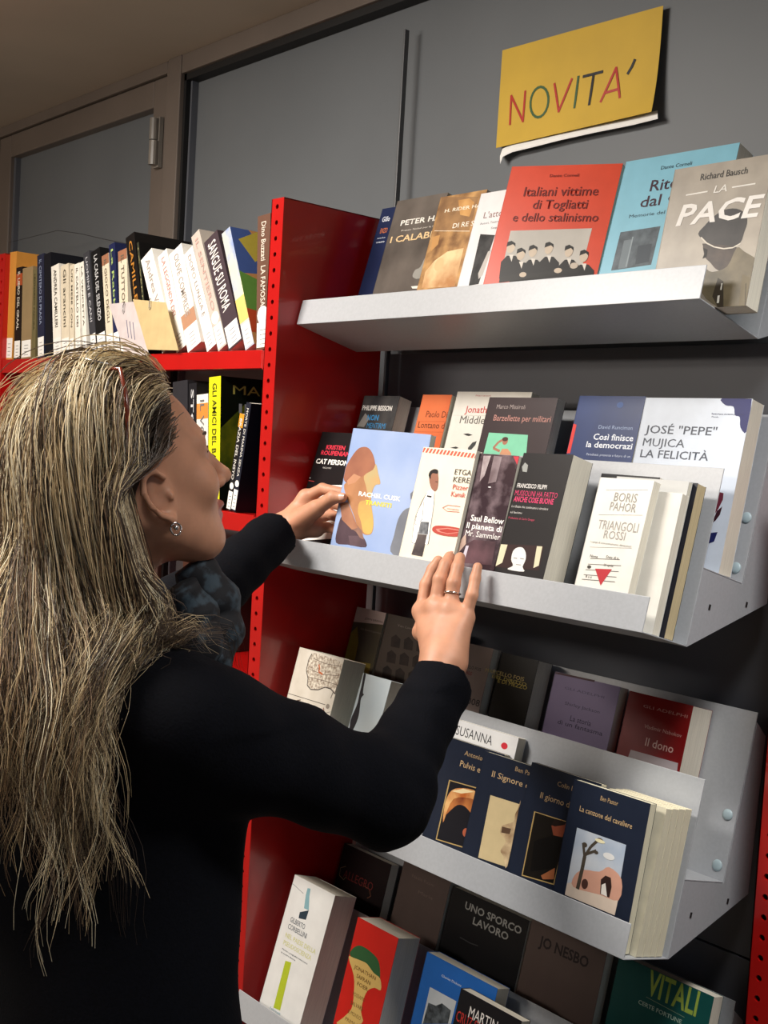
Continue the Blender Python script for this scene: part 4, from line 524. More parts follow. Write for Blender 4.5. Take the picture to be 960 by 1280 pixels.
L2 = [
 (172, 157, 298, '#161312', 'CAMILLERI', '#b87a30', 'black book with orange lettering above the white card', {}),
 (184, 171, 304, '#34362a', 'LA VERITA', '#a8a070', 'tall black-green book with a red-framed side cover', dict(side=[('R', 0, 0, 1, 1, '#0e0c0c'), ('R', .1, .1, .92, .9, '#8a3424'), ('R', .13, .12, .89, .88, '#0e0c0c')], lab=False)),
 (203, 176, 326, '#f1ede4', 'Andrea Vitali', '#a89c94', 'bright white leaning book just right of the tan card, first of four', {}),
 (221, 197, 322, '#f1ede4', 'LA LEGGENDA DEL', '#c08a84', 'bright white leaning book, second of four', {}),
 (235, 211, 319.5, '#f1ede4', 'OLIVE COMPRESE', '#a89c94', 'bright white wide leaning book, third of four, with small red picture', dict(band=(.22, .36, '#b08468'))),
 (259, 230, 319, '#f1ede4', 'DOPO LUNGA E', '#a89c94', 'bright white leaning book, last of four', {}),
 (273, 239, 297, '#bdb3a8', 'IL SENTIERO', '#c09a90', 'tall pale grey leaning book left of the dark one', dict(disc=True)),
 (286, 255, 304, '#45393e', 'SANGUE SU ROMA', '#e4ddd8', 'dark plum leaning book with big pale capitals on its spine', dict(tsz=.8)),
 (307, 277, 293, photo('#8a9cc8', '#e0dcb4', 22), None, '#222222', 'leaning book with a colourful blue, green and orange cover', dict(band=(.22, .42, '#d8c070'), side=[('R', 0, 0, 1, 1, '#c89058'), ('P', [(0, .6), (0, 1), (.3, 1), (.6, .8), (.4, .62)], '#4a62a0'), ('P', [(.1, .9), (.45, 1), (.7, .84), (.3, .72)], '#c8b448'), ('P', [(0, .3), (0, .62), (.9, .44), (1, .3), (.5, .26)], '#6a9a44'), ('P', [(.5, .95), (1, .98), (1, .6), (.7, .62)], '#c0905c'), ('E', .8, .62, .16, .08, '#4a4c60'), ('P', [(0, .1), (0, .3), (.7, .24), (1, .1)], '#c8502c'), ('E', .35, .52, .08, .05, '#c0442c')])),
 (320, 322.3, 271, '#66483a', 'Dino Buzzati  LA FAMOSA', '#d8ccbc', 'upright brown book against the red upright', dict(disc=True)),
]
def place(lst, ybot, Z, Ys, grp, last):
    P = [at(a[0], ybot(a[0]), Ys) for a in lst]
    Tn = []
    for a, b in zip(lst, P):
        t = at(a[1], a[2], Ys); Tn.append(((b.x - t.x) / (t.z - Z), t.z - Z))
    for i, a in enumerate(lst):
        xb, xt, yt, col, ttl, tcol, lb, kw = a
        b = P[i]; nx = P[i + 1].x if i + 1 < len(lst) else last
        t = at(xt, yt, Ys); dx = b.x - t.x; dz = t.z - Z
        ang = math.atan2(dx, dz); H = math.hypot(dx, dz); gap = nx - b.x
        if i + 1 < len(lst): h_ = min(Tn[i][1], Tn[i + 1][1]); gap = min(gap, gap + h_ * (Tn[i][0] - Tn[i + 1][0]))
        Wd = gap * math.cos(ang) - .001
        ang2 = ang
        spine_book(b.x, Z, Wd, H, math.degrees(ang2), lb, col, ttl, tcol, group=grp, y=Ys, **kw)
yb = lambda x: 451.5 - .052 * x
YS = YP + .012
place(L1 + L2, yb, Zs, YS, 'upright books on the upper red shelf', X0 - .0405)
Z2 = SZ[1] + .0006; y2 = lambda x: 646.5
L3 = [
 (215, 216, 478, '#2b2a2e', None, '#ccc', 'dark book behind the forehead on the second red shelf', {}),
 (234, 236, 480, '#1b1a1e', 'STORIA', '#c8c8c8', 'black book with a white line next to the orange-topped white one', {}),
 (244.5, 246, 494, '#e2ddd2', 'IL VOLTO', '#6a6a6a', 'white book with an orange patch near the top of its spine', dict(band=(.78, .92, '#d8863c'))),
 (259, 261.5, 472, '#d9d61e', 'GLI AMICI DEL BAR', '#3a3a14', 'yellow-spined book with dark green side cover', dict(lab=False, side=[('R', 0, 0, 1, 1, '#10180e'), ('P', [(0, .2), (.5, .3), (.9, .75), (.4, .8), (0, .6)], photo('#2a4a18', '#8a8a1c', 20)), (T_, 'MAR', .2, .85, .87, .07, '#c8c060', .03), (T_, 'IL L', .3, .85, .73, .07, '#b8bcc0', .03), (T_, 'AL C', .3, .9, .62, .07, '#b8bcc0', .03)], disc=True)),
]
place(L3, y2, Z2, YS, 'books on the second red shelf', at(274, 646, YS).x)
b_ = at(282, 645, YS - .006); xb_ = b_.x
spine_book(xb_, Z2, .0145, .176, -9.5, 'black leaning book with orange top and white pale lettering', '#1c1a1c', 'BRAZIA DEL INSYO', '#d8d4cc', group='books on the second red shelf', y=YS - .006, band=(.86, 1, '#d8922c'), disc=True, tsz=.7)
spine_book(xb_ + .0155, Z2, .0145, .196, -9.5, 'dark navy leaning book with pale capitals beside the orange-topped one', '#20222e', 'MORTE DI MARINA SENZA', '#d0ccc4', group='books on the second red shelf', y=YS - .006, disc=True, tsz=.6)
spine_book(X0 - .0535, Z2, .012, .212, -0.2, 'navy book standing against the red upright on the second red shelf', '#1d2740', None, lab=False, group='books on the second red shelf')
# third red shelf: a few dim books at the back
for i, (x, c, lb) in enumerate(((-.36, '#4a2c22', 'brown book on the third red shelf, beside the scarf'), (-.335, '#2c2622', 'black book on the third red shelf behind the forearm'), (-.312, '#3a1c1a', 'dark maroon book on the third red shelf behind the forearm'))):
    spine_book(X0 + x, SZ[2] + .0006, .021, .2, 0, lb, c, None, lab=False, group='books on the third red shelf', y=YP + .06)
# two paper cards with clips hanging in front of the spines
def card(pts, Y, m, label, clip, lines):
    P = [at(x, y, Y) for x, y in pts]; c = P[3]
    o = empty('paper_card', Matrix.Translation(c), label, 'card', 'paper cards clipped in front of the upright books')
    bm = bmesh.new(); q = [p - c for p in P]
    A = [bm.verts.new(p) for p in q]; B = [bm.verts.new(p + Vector((0, .0006, 0))) for p in q]
    bm.faces.new(A); bm.faces.new(B[::-1])
    for i in range(4): bm.faces.new((A[i], B[i], B[(i + 1) % 4], A[(i + 1) % 4]))
    from_bm('card_sheet', bm, m, o)
    k = at(*clip, Y) - c; bm = bmesh.new()
    tube(bm, [k + Vector(p) for p in ((-.004, -.001, .008), (-.004, -.001, -.006), (0, -.001, -.010), (.004, -.001, -.006), (.004, -.001, .010), (.001, -.001, .013), (-.002, -.001, .009), (-.002, -.001, -.003), (.001, -.001, -.006))], .0006, 5)
    from_bm('paper_clip', bm, STEEL, o)
    if lines:
        bm = bmesh.new()
        for (a, b) in lines:
            p, r = at(*a, Y - .0006) - c, at(*b, Y - .0006) - c; tube(bm, [p, r], .0007, 4)
        from_bm('handwriting', bm, ink('#4a4a68'), o)
card([(136, 380), (168, 377), (186, 443), (158, 447)], YP - .004, mat('card_lilac', '#c4b8b6', .7), 'pale lilac paper card with handwriting, clipped beside the tan card', (155, 386),
     [((158 + 4 * j, 400 + 1.5 * j), (160.5 + 4 * j, 422 + 1.2 * j)) for j in range(3)])
card([(166, 374), (207, 378), (223, 438), (184, 437)], YP - .008, mat('card_tan', '#bfa878', .7), 'blank tan paper card with a clip in front of white books', (188, 381), None)
# thin wire lying over the books
bm = bmesh.new(); tube(bm, [at(x, y, YP + .16) for x, y in ((12, 303), (40, 296), (72, 288), (100, 292), (135, 300), (165, 306))], .0007, 4)
tag(from_bm('wire', bm, DARK), 'thin bent wire standing above the leftmost books', 'wire')

# ------------------------------------------------------------------ yellow sign
YS_ = YW + .024
sg = empty('sign', Matrix.Translation(at(620, 185, YS_)), "yellow paper sign with the coloured handwritten word NOVITA'", 'sign'); so = at(620, 185, YS_)
def bow(u, v): return -.004 * math.sin(math.pi * u) * v * .2 - .012 * (1 - v) ** 3 * u
bm = bmesh.new(); c4 = [at(620, 185, YS_) - so, at(820, 142, YS_) - so, at(829, 7, YS_) - so, at(628, 63, YS_) - so]
nu, nv = 16, 10; G = []
for off in (0, .0005):
    G.append([[bm.verts.new((c4[0].lerp(c4[1], i / nu)).lerp(c4[3].lerp(c4[2], i / nu), j / nv) + Vector((0, bow(i / nu, j / nv) + off, 0))) for i in range(nu + 1)] for j in range(nv + 1)])
for g in G:
    for j in range(nv):
        for i in range(nu): bm.faces.new((g[j][i], g[j][i + 1], g[j + 1][i + 1], g[j + 1][i]))
from_bm('paper_sheet', bm, mat('yellow_paper', '#c7a22a', .65, .04, 12), sg, smooth=True)
bm = bmesh.new(); wp = [(625, 202), (628, 193), (640, 187), (665, 181), (700, 172), (745, 162), (790, 153), (822, 145)]
A = [at(x, y, YS_ - .006) - so for x, y in wp]; B = [at(x, y - 7, YS_ + .004) - so for x, y in wp]
va = [bm.verts.new(p) for p in A]; vb = [bm.verts.new(p) for p in B]; vc = [bm.verts.new(p + Vector((0, .001, -.004))) for p in A]
for i in range(len(wp) - 1): bm.faces.new((va[i], va[i + 1], vb[i + 1], vb[i])); bm.faces.new((vc[i], vc[i + 1], va[i + 1], va[i]))
from_bm('curled_white_backing', bm, WHITE, sg, smooth=True)
def stroke(pts, col, wd=.0042):
    Q = []
    for x, y in pts:
        p = at(600 + x / 2.667, y / 2.667, YS_); u = (p.x - so.x) / c4[1].x; v = (p.z - so.z) / c4[3].z
        Q.append(p + Vector((0, bow(min(1, max(0, u)), min(1, max(0, v))) - .0007, 0)))
    bm = bmesh.new()
    for a, b in zip(Q, Q[1:]):
        d = (b - a); d = Vector((d.x, 0, d.z)).normalized(); n = Vector((-d.z, 0, d.x)) * wd / 2; e = d * wd * .3
        vs = [bm.verts.new(p - so) for p in (a + n - e, b + n + e, b - n + e, a - n - e)]; bm.faces.new(vs)
    me = bpy.data.meshes.new('letter'); bm.to_mesh(me); bm.free(); return link('letter', me, ink(col), sg)
RD, GR, BKK = '#b03022', '#3a5a34', '#161414'
stroke([(101, 415), (105, 320), (145, 405), (152, 305)], RD)
stroke([(200 + 30 * math.cos(t) + 4 * math.sin(t), 341 - 51 * math.sin(t)) for t in [2 * math.pi * i / 20 for i in range(21)]], GR)
stroke([(250, 280), (266, 373), (308, 264)], RD)
stroke([(330, 256), (319, 360)], GR)
stroke([(347, 256), (410, 240)], BKK, .0046); stroke([(381, 250), (369, 350)], BKK, .0046)
stroke([(408, 341), (456, 227), (472, 327)], RD); stroke([(420, 312), (468, 298)], RD)
stroke([(518, 201), (508, 225), (496, 246)], BKK, .0048)

# ================================================================== the woman
def nrm(v): v = np.asarray(v, float); return v / np.linalg.norm(v)
def seval(prims, P):
    """smooth-blended distance field at points P"""
    P = P.astype(np.float32); d = np.full(len(P), 1e3, np.float32)
    for pr in prims:
        t = pr[0]; k = pr[-1]
        if t in ('c', '-c'):
            _, a, b, ra, rb, _ = pr; a = np.asarray(a, np.float32); b = np.asarray(b, np.float32); ab = b - a; L2 = max(float(ab @ ab), 1e-9)
            h = np.clip(((P - a) @ ab) / L2, 0, 1); q = P - a - h[:, None] * ab
            e = np.sqrt((q * q).sum(1)) - (ra + (rb - ra) * h)
        else:
            _, c, A, r, _ = pr; q = (P - np.asarray(c, np.float32)) @ np.asarray(A, np.float32).T; r = np.asarray(r, np.float32)
            k0 = np.sqrt(((q / r) ** 2).sum(1)); k1 = np.sqrt(((q / (r * r)) ** 2).sum(1)) + 1e-9; e = k0 * (k0 - 1) / k1
        if t[0] == '-':
            h = np.clip(.5 - .5 * (d + e) / k, 0, 1); d = d * (1 - h) - e * h + k * h * (1 - h)
        else:
            h = np.clip(.5 + .5 * (d - e) / k, 0, 1); m_ = d * (1 - h) + e * h - k * h * (1 - h)
            d = np.where(d > 100, e, m_)
    return d
def nets(prims, lo, hi, h, disp=None, clip=None):
    """surface nets over the field; returns vertices and quads"""
    lo = np.asarray(lo, float); n = np.ceil((np.asarray(hi) - lo) / h).astype(int) + 1
    g = np.stack(np.meshgrid(*[lo[i] + h * np.arange(n[i]) for i in range(3)], indexing='ij'), -1).reshape(-1, 3)
    D = np.empty(len(g), np.float32)
    for i in range(0, len(g), 400000):
        q = g[i:i + 400000]; d = seval(prims, q)
        if disp is not None: near = np.abs(d) < .04; d[near] += disp(q[near]).astype(np.float32)
        if clip is not None:
            for c, nn in clip:
                z_ = ((q - c) @ nn).astype(np.float32); nr = np.linalg.norm(q - c, axis=1) < .1; d[nr] = np.maximum(d[nr], z_[nr])
        D[i:i + 400000] = d
    D = D.reshape(n); I = D < 0
    c = [slice(0, -1), slice(1, None)]
    cnt = sum(I[c[a], c[b], c[e]].astype(np.int8) for a in (0, 1) for b in (0, 1) for e in (0, 1))
    act = (cnt > 0) & (cnt < 8); idx = -np.ones(act.shape, int); ijk = np.argwhere(act); idx[act] = np.arange(len(ijk))
    acc = np.zeros((len(ijk), 3)); num = np.zeros(len(ijk))
    for ax in range(3):
        for a in (0, 1):
            for b in (0, 1):
                o = [0, 0, 0]; o1, o2 = [x for x in range(3) if x != ax]; o[o1] = a; o[o2] = b
                p = ijk + o; q = p.copy(); q[:, ax] += 1
                da = D[tuple(p.T)]; db = D[tuple(q.T)]; x = (da < 0) != (db < 0)
                t = np.where(x, da / np.where(x, da - db, 1), 0); pt = p.astype(float); pt[:, ax] += t
                acc[x] += pt[x]; num[x] += 1
    V = lo + h * acc / num[:, None]; Fc = []
    for ax in range(3):
        o1, o2 = [(1, 2), (2, 0), (0, 1)][ax]
        s0 = [slice(1, -1)] * 3; s0[ax] = slice(0, -1); s1 = list(s0); s1[ax] = slice(1, None)
        A = I[tuple(s0)]; B = I[tuple(s1)]; e = np.argwhere(A != B); off = np.array([1, 1, 1]); off[ax] = 0; e = e + off
        sgn = I[tuple(e.T)]
        def g_(da, db): q = e.copy(); q[:, o1] -= da; q[:, o2] -= db; return idx[tuple(q.T)]
        Q = np.stack([g_(0, 0), g_(1, 0), g_(1, 1), g_(0, 1)], 1); Q[~sgn] = Q[~sgn][:, ::-1]; Fc.append(Q)
    Fc = np.concatenate(Fc); Fc = Fc[(Fc >= 0).all(1)]
    return V, Fc
def relax(V, Fc, it=1, amt=.5):
    n = len(V); e = np.concatenate([Fc[:, [0, 1]], Fc[:, [1, 2]], Fc[:, [2, 3]], Fc[:, [3, 0]]])
    for _ in range(it):
        s = np.zeros_like(V); c = np.zeros(n); np.add.at(s, e[:, 0], V[e[:, 1]]); np.add.at(c, e[:, 0], 1); np.add.at(s, e[:, 1], V[e[:, 0]]); np.add.at(c, e[:, 1], 1)
        V = V + amt * (s / np.maximum(c, 1)[:, None] - V)
    return V
def mesh_np(name, V, Fc, mats, parent, mi=None, smooth=True):
    me = bpy.data.meshes.new(name); k = Fc.shape[1]
    me.vertices.add(len(V)); me.vertices.foreach_set('co', V.astype(np.float32).ravel())
    me.loops.add(Fc.size); me.loops.foreach_set('vertex_index', Fc.astype(np.int32).ravel())
    me.polygons.add(len(Fc)); me.polygons.foreach_set('loop_start', np.arange(0, Fc.size, k, dtype=np.int32))
    if mi is not None: me.polygons.foreach_set('material_index', mi.astype(np.int32))
    me.update(calc_edges=True); me.validate()
    if smooth: me.shade_smooth()
    o = link(name, me, mats, parent, parent.matrix_world.inverted() if parent else None); return o

person = empty('person', Matrix.Translation((-1.19, .62, 0)), 'woman with long blond hair in a black sweater, both hands at the second grey shelf', 'person')
# --- skeleton, world coordinates
C = pz(162, 592, 1.33)
psi = math.radians(10); pit = math.radians(21)
f = np.array([math.sin(psi) * math.cos(pit), math.cos(psi) * math.cos(pit), math.sin(pit)])
r = np.array([math.cos(psi), -math.sin(psi), 0]); u = np.cross(r, f)
HB = np.stack([r, f, u])                                  # world -> head axes (right, forward, up)
def hp(a, b, c): return C + a * r + b * f + c * u
neck = C + np.array([-.015, -.045, -.185])
Rs, Re, Rw = pz(238, 912, 1.21), pz(480, 990, 1.37), pz(554, 848, 1.52)
Ls, Le, Lw = pz(60, 826, 1.457), pz(232, 768, 1.66), pz(343, 668, 1.85)
chest = (Rs + Ls) / 2
HIP = np.array([chest[0] + .0, chest[1] - .05, .93])

# --- head and neck
def head_prims():
    p = [('e', hp(0, -.012, .032), HB, (.077, .096, .088), .01), ('e', hp(0, .028, -.02), HB, (.066, .066, .085), .03),
         ('c', hp(0, .036, -.072), hp(0, .056, -.096), .040, .026, .03), ('e', hp(0, .068, -.106), HB, (.019, .013, .013), .015),
         ('c', hp(-.048, .005, -.058), hp(-.022, .050, -.098), .022, .020, .03), ('c', hp(.048, .005, -.058), hp(.022, .050, -.098), .022, .020, .03)]
    for s in (-1, 1):
        p += [('e', hp(s * .040, .062, -.032), HB, (.026, .020, .022), .02), ('c', hp(s * .014, .083, .016), hp(s * .045, .072, .014), .010, .009, .014)]
        p += [('-e', hp(s * .033, .094, -.002), HB, (.019, .013, .012), .012), ('e', hp(s * .032, .072, -.003), HB, (.0135, .0135, .0125), .002),
              ('e', hp(s * .033, .0755, .0035), HB, (.016, .0115, .006), .004)]
    p += [('c', hp(0, .086, .006), hp(0, .108, -.036), .0065, .0085, .010), ('e', hp(0, .109, -.040), HB, (.0095, .0095, .0085), .008),
          ('e', hp(-.012, .096, -.044), HB, (.0075, .009, .006), .006), ('e', hp(.012, .096, -.044), HB, (.0075, .009, .006), .006),
          ('-e', hp(-.008, .100, -.0505), HB, (.003, .004, .003), .002), ('-e', hp(.008, .100, -.0505), HB, (.003, .004, .003), .002),
          ('e', hp(0, .083, -.069), HB, (.022, .015, .0068), .006), ('e', hp(0, .079, -.081), HB, (.020, .014, .0075), .005), ('-e', hp(0, .100, -.0750), HB, (.022, .006, .0012), .002)]
    for s in (-1, 1):                                     # ears: rim, bowl, lobe
        E0 = lambda b, c, x=0: hp(s * (.076 + x), b + .012, c - .014)
        p += [('e', E0(-.010, -.012, -.004), HB, (.007, .017, .030), .006)]
        rim = [(-.002 + .0, .010), (-.012, .022), (-.026, .018), (-.031, .002), (-.027, -.014), (-.018, -.028), (-.008, -.036)]
        for (b0, c0), (b1, c1) in zip(rim, rim[1:]): p += [('c', E0(b0, c0, .004 - b0 * .2), E0(b1, c1, .004 - b1 * .2), .0036, .0036, .003)]
        p += [('e', E0(-.007, -.036, .002), HB, (.005, .007, .008), .004), ('-e', E0(-.014, -.006, .007), HB, (.007, .010, .014), .004), ('e', E0(.0, -.012, .003), HB, (.004, .004, .006), .003)]
    p += [('c', hp(0, -.030, -.045), neck + [0, 0, .015], .056, .056, .03), ('c', neck + [0, 0, .015], chest + [0, .01, -.02], .058, .085, .03)]
    return p
HP = head_prims()
V1, F1 = nets(HP, C + [-.14, -.16, -.30], C + [.14, .16, .14], .0028)
V1 = relax(V1, F1, 1, .4)
# --- hands: joints as world points
def hand(palm, fingers, extra=()):
    p = []
    for a, b, ra, rb in palm: p.append(('c', a, b, ra, rb, .012))
    out = []
    for J, R_ in fingers:
        for i in range(len(J) - 1): p.append(('c', J[i], J[i + 1], R_[i], R_[i + 1], .0035))
    return p + list(extra)
A_ = lambda x, y, Y: np.array(at(x, y, Y))
# right hand on the lip: wrist, knuckles (index..little)
yl = 1.142
W_ = A_(553, 826, 1.070)
RK = [A_(528, 764, 1.100), A_(545, 759, 1.098), A_(563, 762, 1.100), A_(581, 772, 1.106)]
RF = [([RK[0], A_(533, 731, 1.112), A_(541, 712, 1.124), A_(548, 701, 1.130)], (.0105, .0092, .0084, .0074)),
      ([RK[1], A_(550, 724, 1.106), A_(557, 706, 1.120), A_(562, 696, 1.132)], (.0108, .0095, .0086, .0076)),
      ([RK[2], A_(567, 729, 1.108), A_(572, 709, 1.121), A_(575, 697, 1.132)], (.0105, .0092, .0084, .0074)),
      ([RK[3], A_(590, 744, 1.114), A_(594, 723, 1.124), A_(597, 709, 1.131)], (.0095, .0080, .0072, .0064)),
      ([W_ + [-.020, .012, .022], A_(527, 790, 1.098), A_(531, 768, 1.120), A_(540, 752, 1.134)], (.015, .0125, .0098, .0085))]
RP = [(W_, RK[0], .022, .0125), (W_, RK[1], .024, .0125), (W_, RK[2], .024, .0125), (W_, RK[3], .021, .0115), (RK[0], RK[1], .0115, .0115), (RK[1], RK[2], .0115, .0115), (RK[2], RK[3], .0115, .011),
      (W_ + [-.012, .006, .0], W_ + (RK[0] - W_) * .6, .021, .016), (W_ + [.014, .004, .0], W_ + (RK[3] - W_) * .7, .020, .015),
      (Rw + (Re - Rw) * .5, W_, .030, .0255)]
RH = hand(RP, RF)
# creases on the fingers
def crease(J, t, rad):
    a, b = J; c = a + (b - a) * t; return c
lo = np.min([q for _, q, *_ in [(0, x) for J, _ in RF for x in J]], 0) - .05
V2, F2 = nets(RH, np.minimum(lo, W_ - .07), np.max([x for J, _ in RF for x in J], 0) + .05, .0017)
# left hand holding the blue book by its left edge
bk = BK['transiti'].matrix_world; bkl = lambda x, y, z: np.array(bk @ Vector((x, y, z)))
LWr = A_(353, 663, 1.148)
LT = [A_(374, 652, 1.160), A_(395, 636, 1.164), A_(416, 622, 1.168), bkl(.012, -.0072, .120)]
tb_ = .0072
LK = [A_(383, 622, 1.180), A_(390, 634, 1.190), A_(394, 648, 1.192), A_(395, 661, 1.188)]
LF = [([LT[0], LT[1], LT[2], LT[3]], (.0175, .0130, .0105, .0080)),
      ([LK[0], A_(403, 611, 1.190), bkl(-.008, .020, .130), bkl(.016, .0215, .137)], (.0110, .0092, .0082, .0070)),
      ([LK[1], A_(410, 627, 1.204), bkl(-.006, .025, .108), bkl(.020, .0215, .112)], (.0112, .0095, .0084, .0072)),
      ([LK[2], A_(412, 643, 1.204), bkl(-.006, .025, .088), bkl(.018, .0215, .091)], (.0105, .0090, .0080, .0070)),
      ([LK[3], A_(409, 659, 1.198), bkl(-.008, .024, .068), bkl(.012, .0215, .070)], (.0095, .0080, .0072, .0064))]
LP = [(LWr, LK[0], .021, .0125), (LWr, LK[1], .023, .013), (LWr, LK[2], .023, .013), (LWr, LK[3], .021, .012), (LK[0], LK[1], .012, .012), (LK[1], LK[2], .012, .012), (LK[2], LK[3], .012, .0115),
      (LWr + (LT[0] - LWr) * .2, LT[1], .021, .0145), (Lw + (Le - Lw) * .4, LWr, .029, .0235)]
LH = hand(LP, LF)
allL = np.array([x for J, _ in LF for x in J])
V3, F3 = nets(LH, np.minimum(allL.min(0), LWr) - [.07, .07, .05], np.maximum(allL.max(0), LWr) + .04, .0017)
# trunk, arms and legs under the clothes (coarser, meeting head and hands inside collar and cuffs)
TR = [('c', Rs + [-.03, 0, 0], Ls + [.03, 0, 0], .055, .055, .03), ('c', chest + [0, 0, -.06], HIP + [0, 0, .1], .105, .095, .03), ('c', HIP + [-.06, 0, 0], HIP + [.06, 0, 0], .10, .10, .03),
      ('c', neck, chest + [0, .01, -.03], .050, .07, .02), ('c', Rs, Re, .045, .036, .02), ('c', Re, Rw, .036, .024, .02), ('c', Ls, Le, .045, .036, .02), ('c', Le, Lw, .036, .022, .02),
      ('c', Rw, W_, .024, .021, .02), ('c', Lw, LWr, .022, .020, .02)]
for s in (-1, 1):
    kn = HIP + [s * .085, .03, -.46]; an = HIP + [s * .09, -.02, -.86]
    TR += [('c', HIP + [s * .075, 0, -.02], kn, .080, .052, .03), ('c', kn, an, .050, .034, .02)]
pts = np.array([Rs, Re, Rw, Ls, Le, Lw, HIP + [0, 0, -.9], W_, LWr]); V4, F4 = nets(TR, pts.min(0) - .14, pts.max(0) + .14, .013)
V = np.concatenate([V1, V2, V3, V4]); o1 = len(V1); o2 = o1 + len(V2); o3 = o2 + len(V3)
Fc = np.concatenate([F1, F2 + o1, F3 + o2, F4 + o3])
SKIN = mat('skin', '#c58f72', .48, .08, 38, bump=.12, spec=.35, detail=6)
LIPM = mat('lip_skin', '#a05c50', .4, .06, 60)
mi = np.zeros(len(Fc), int); cc = V[Fc].mean(1); q = (cc - C) @ HB.T
mi[(np.abs(q[:, 0]) < .023) & (q[:, 1] > .080) & (np.abs(q[:, 2] + .0752) < .012) & (q[:, 1] < .108)] = 1
body = mesh_np('body', V, Fc, [SKIN, LIPM], person, mi)
SKIN.node_tree.nodes['Principled BSDF'].inputs['Subsurface Weight'].default_value = .12
SKIN.node_tree.nodes['Principled BSDF'].inputs['Subsurface Radius'].default_value = (.012, .004, .002)
NAIL = mat('nail', '#d9ab98', .25, .03, 60, coat=.3)
def nail(tip, prev, nrmv, wd, ln, rad):
    d = nrm(tip - prev); n_ = nrmv - d * (nrmv @ d); n_ = nrm(n_); s = np.cross(d, n_); bm = bmesh.new(); g = []
    for i in range(7):
        row = []
        for j in range(5):
            a = (i / 6 - .5) * 1.5; t = j / 4; wj = 1 - .25 * abs(t - .45) ** 2 * 4
            row.append(bm.verts.new(Vector(tip + d * (ln * (t - .45)) + s * math.sin(a) * rad * 1.02 * wj * wd + n_ * (math.cos(a) * rad * 1.02 - .0004 * (t * 2 - .8) ** 2))))
        g.append(row)
    for i in range(6):
        for j in range(4): bm.faces.new((g[i][j], g[i + 1][j], g[i + 1][j + 1], g[i][j + 1]))
    from_bm('fingernail', bm, NAIL, person, person.matrix_world.inverted(), True)
nail(LT[3], LT[2], np.array([.35, -1, .35]), 1., .012, .0082)
# --- sweater
SW = mat('black_knit', '#05060c', .9, .25, 320, bump=.35, spec=.12)
sw = [('c', Rs + [-.04, 0, .0], Ls + [.04, 0, .0], .068, .068, .04), ('c', chest + [0, -.005, -.05], HIP + [0, 0, .20], .135, .125, .05), ('c', chest + [-.07, -.0, -.06], HIP + [-.06, 0, -.02], .105, .115, .05),
      ('c', chest + [.07, -.0, -.06], HIP + [.06, 0, -.02], .105, .115, .05), ('c', chest + [-.06, .04, -.10], chest + [.06, .04, -.10], .075, .075, .05),
      ('c', neck + [0, .0, -.02], chest + [0, 0, -.02], .066, .09, .04),
      ('c', Rs, Re, .072, .058, .04), ('c', Re, Rw, .055, .038, .03), ('c', Ls, Le, .064, .054, .03), ('c', Le, Lw, .052, .038, .03),
       ('c', chest + [.10, .02, -.16], HIP + [.12, .04, .0], .075, .11, .05)]
dR = nrm(Rw - Re); dL = nrm(Lw - Le)
cR = Rw + dR * .000; cL = Lw + dL * .004
sw += [('c', Rw - dR * .02, cR + dR * .03, .037, .036, .01), ('c', Lw - dL * .02, cL + dL * .03, .037, .0355, .01)]
sw += [('-c', cR - dR * .012, cR + dR * .08, .031, .034, .002), ('-c', cL - dL * .012, cL + dL * .08, .030, .034, .002)]
def folds(q):
    o = np.zeros(len(q))
    for a, b, am, fr in ((Re, Rw, .0014, 120), (Rs, Re, .003, 62), (Le, Lw, .0016, 110), (Ls, Le, .003, 70)):
        d = nrm(b - a); t = (q - a) @ d; L = np.linalg.norm(b - a); off = q - a - t[:, None] * d; dist = np.sqrt((off ** 2).sum(1))
        w_ = np.clip(1 - np.abs(dist - .055) / .05, 0, 1) * ((t > -.02) & (t < L + .02))
        o += am * w_ * np.sin(t * fr + off[:, 2] * 30 + 2 * np.sin(off[:, 0] * 40))
    o += .003 * np.sin(q[:, 2] * 34 + 3 * np.sin(q[:, 0] * 12) + 2 * np.sin(q[:, 1] * 15)) * (q[:, 2] < chest[2])
    return o
pts = np.array([Rs, Re, Rw, Ls, Le, Lw, HIP]); V5, F5 = nets(sw, pts.min(0) - .17, pts.max(0) + .14, .0055, folds, [(cR, dR), (cL, dL)])
V5 = relax(V5, F5, 2, .5)
V5[:, 2] = np.maximum(V5[:, 2], HIP[2] + .005)
mesh_np('sweater', V5, F5, [SW], person)
def ringmesh(name, c, d, rad, t, m, n=40, sx=1., sy=1.):
    d = nrm(d); a = nrm(np.cross(d, [0, 0, 1])); b = np.cross(d, a); bm = bmesh.new()
    tube(bm, [Vector(c + a * math.cos(x) * rad * sx + b * math.sin(x) * rad * sy) for x in [2 * math.pi * i / n for i in range(n)]], t, 8, True)
    return from_bm(name, bm, m, person, person.matrix_world.inverted(), True)
ringmesh('cuff', cR - dR * .003, dR, .0340, .0028, SW); ringmesh('cuff', cL - dL * .003, dL, .0333, .0028, SW)
J = RF[2][0]; ringmesh('ring', J[0] + (J[1] - J[0]) * .62, J[1] - J[0], .0107, .0012, mat('silver', '#d8d8d8', .15, .02, metal=1.))
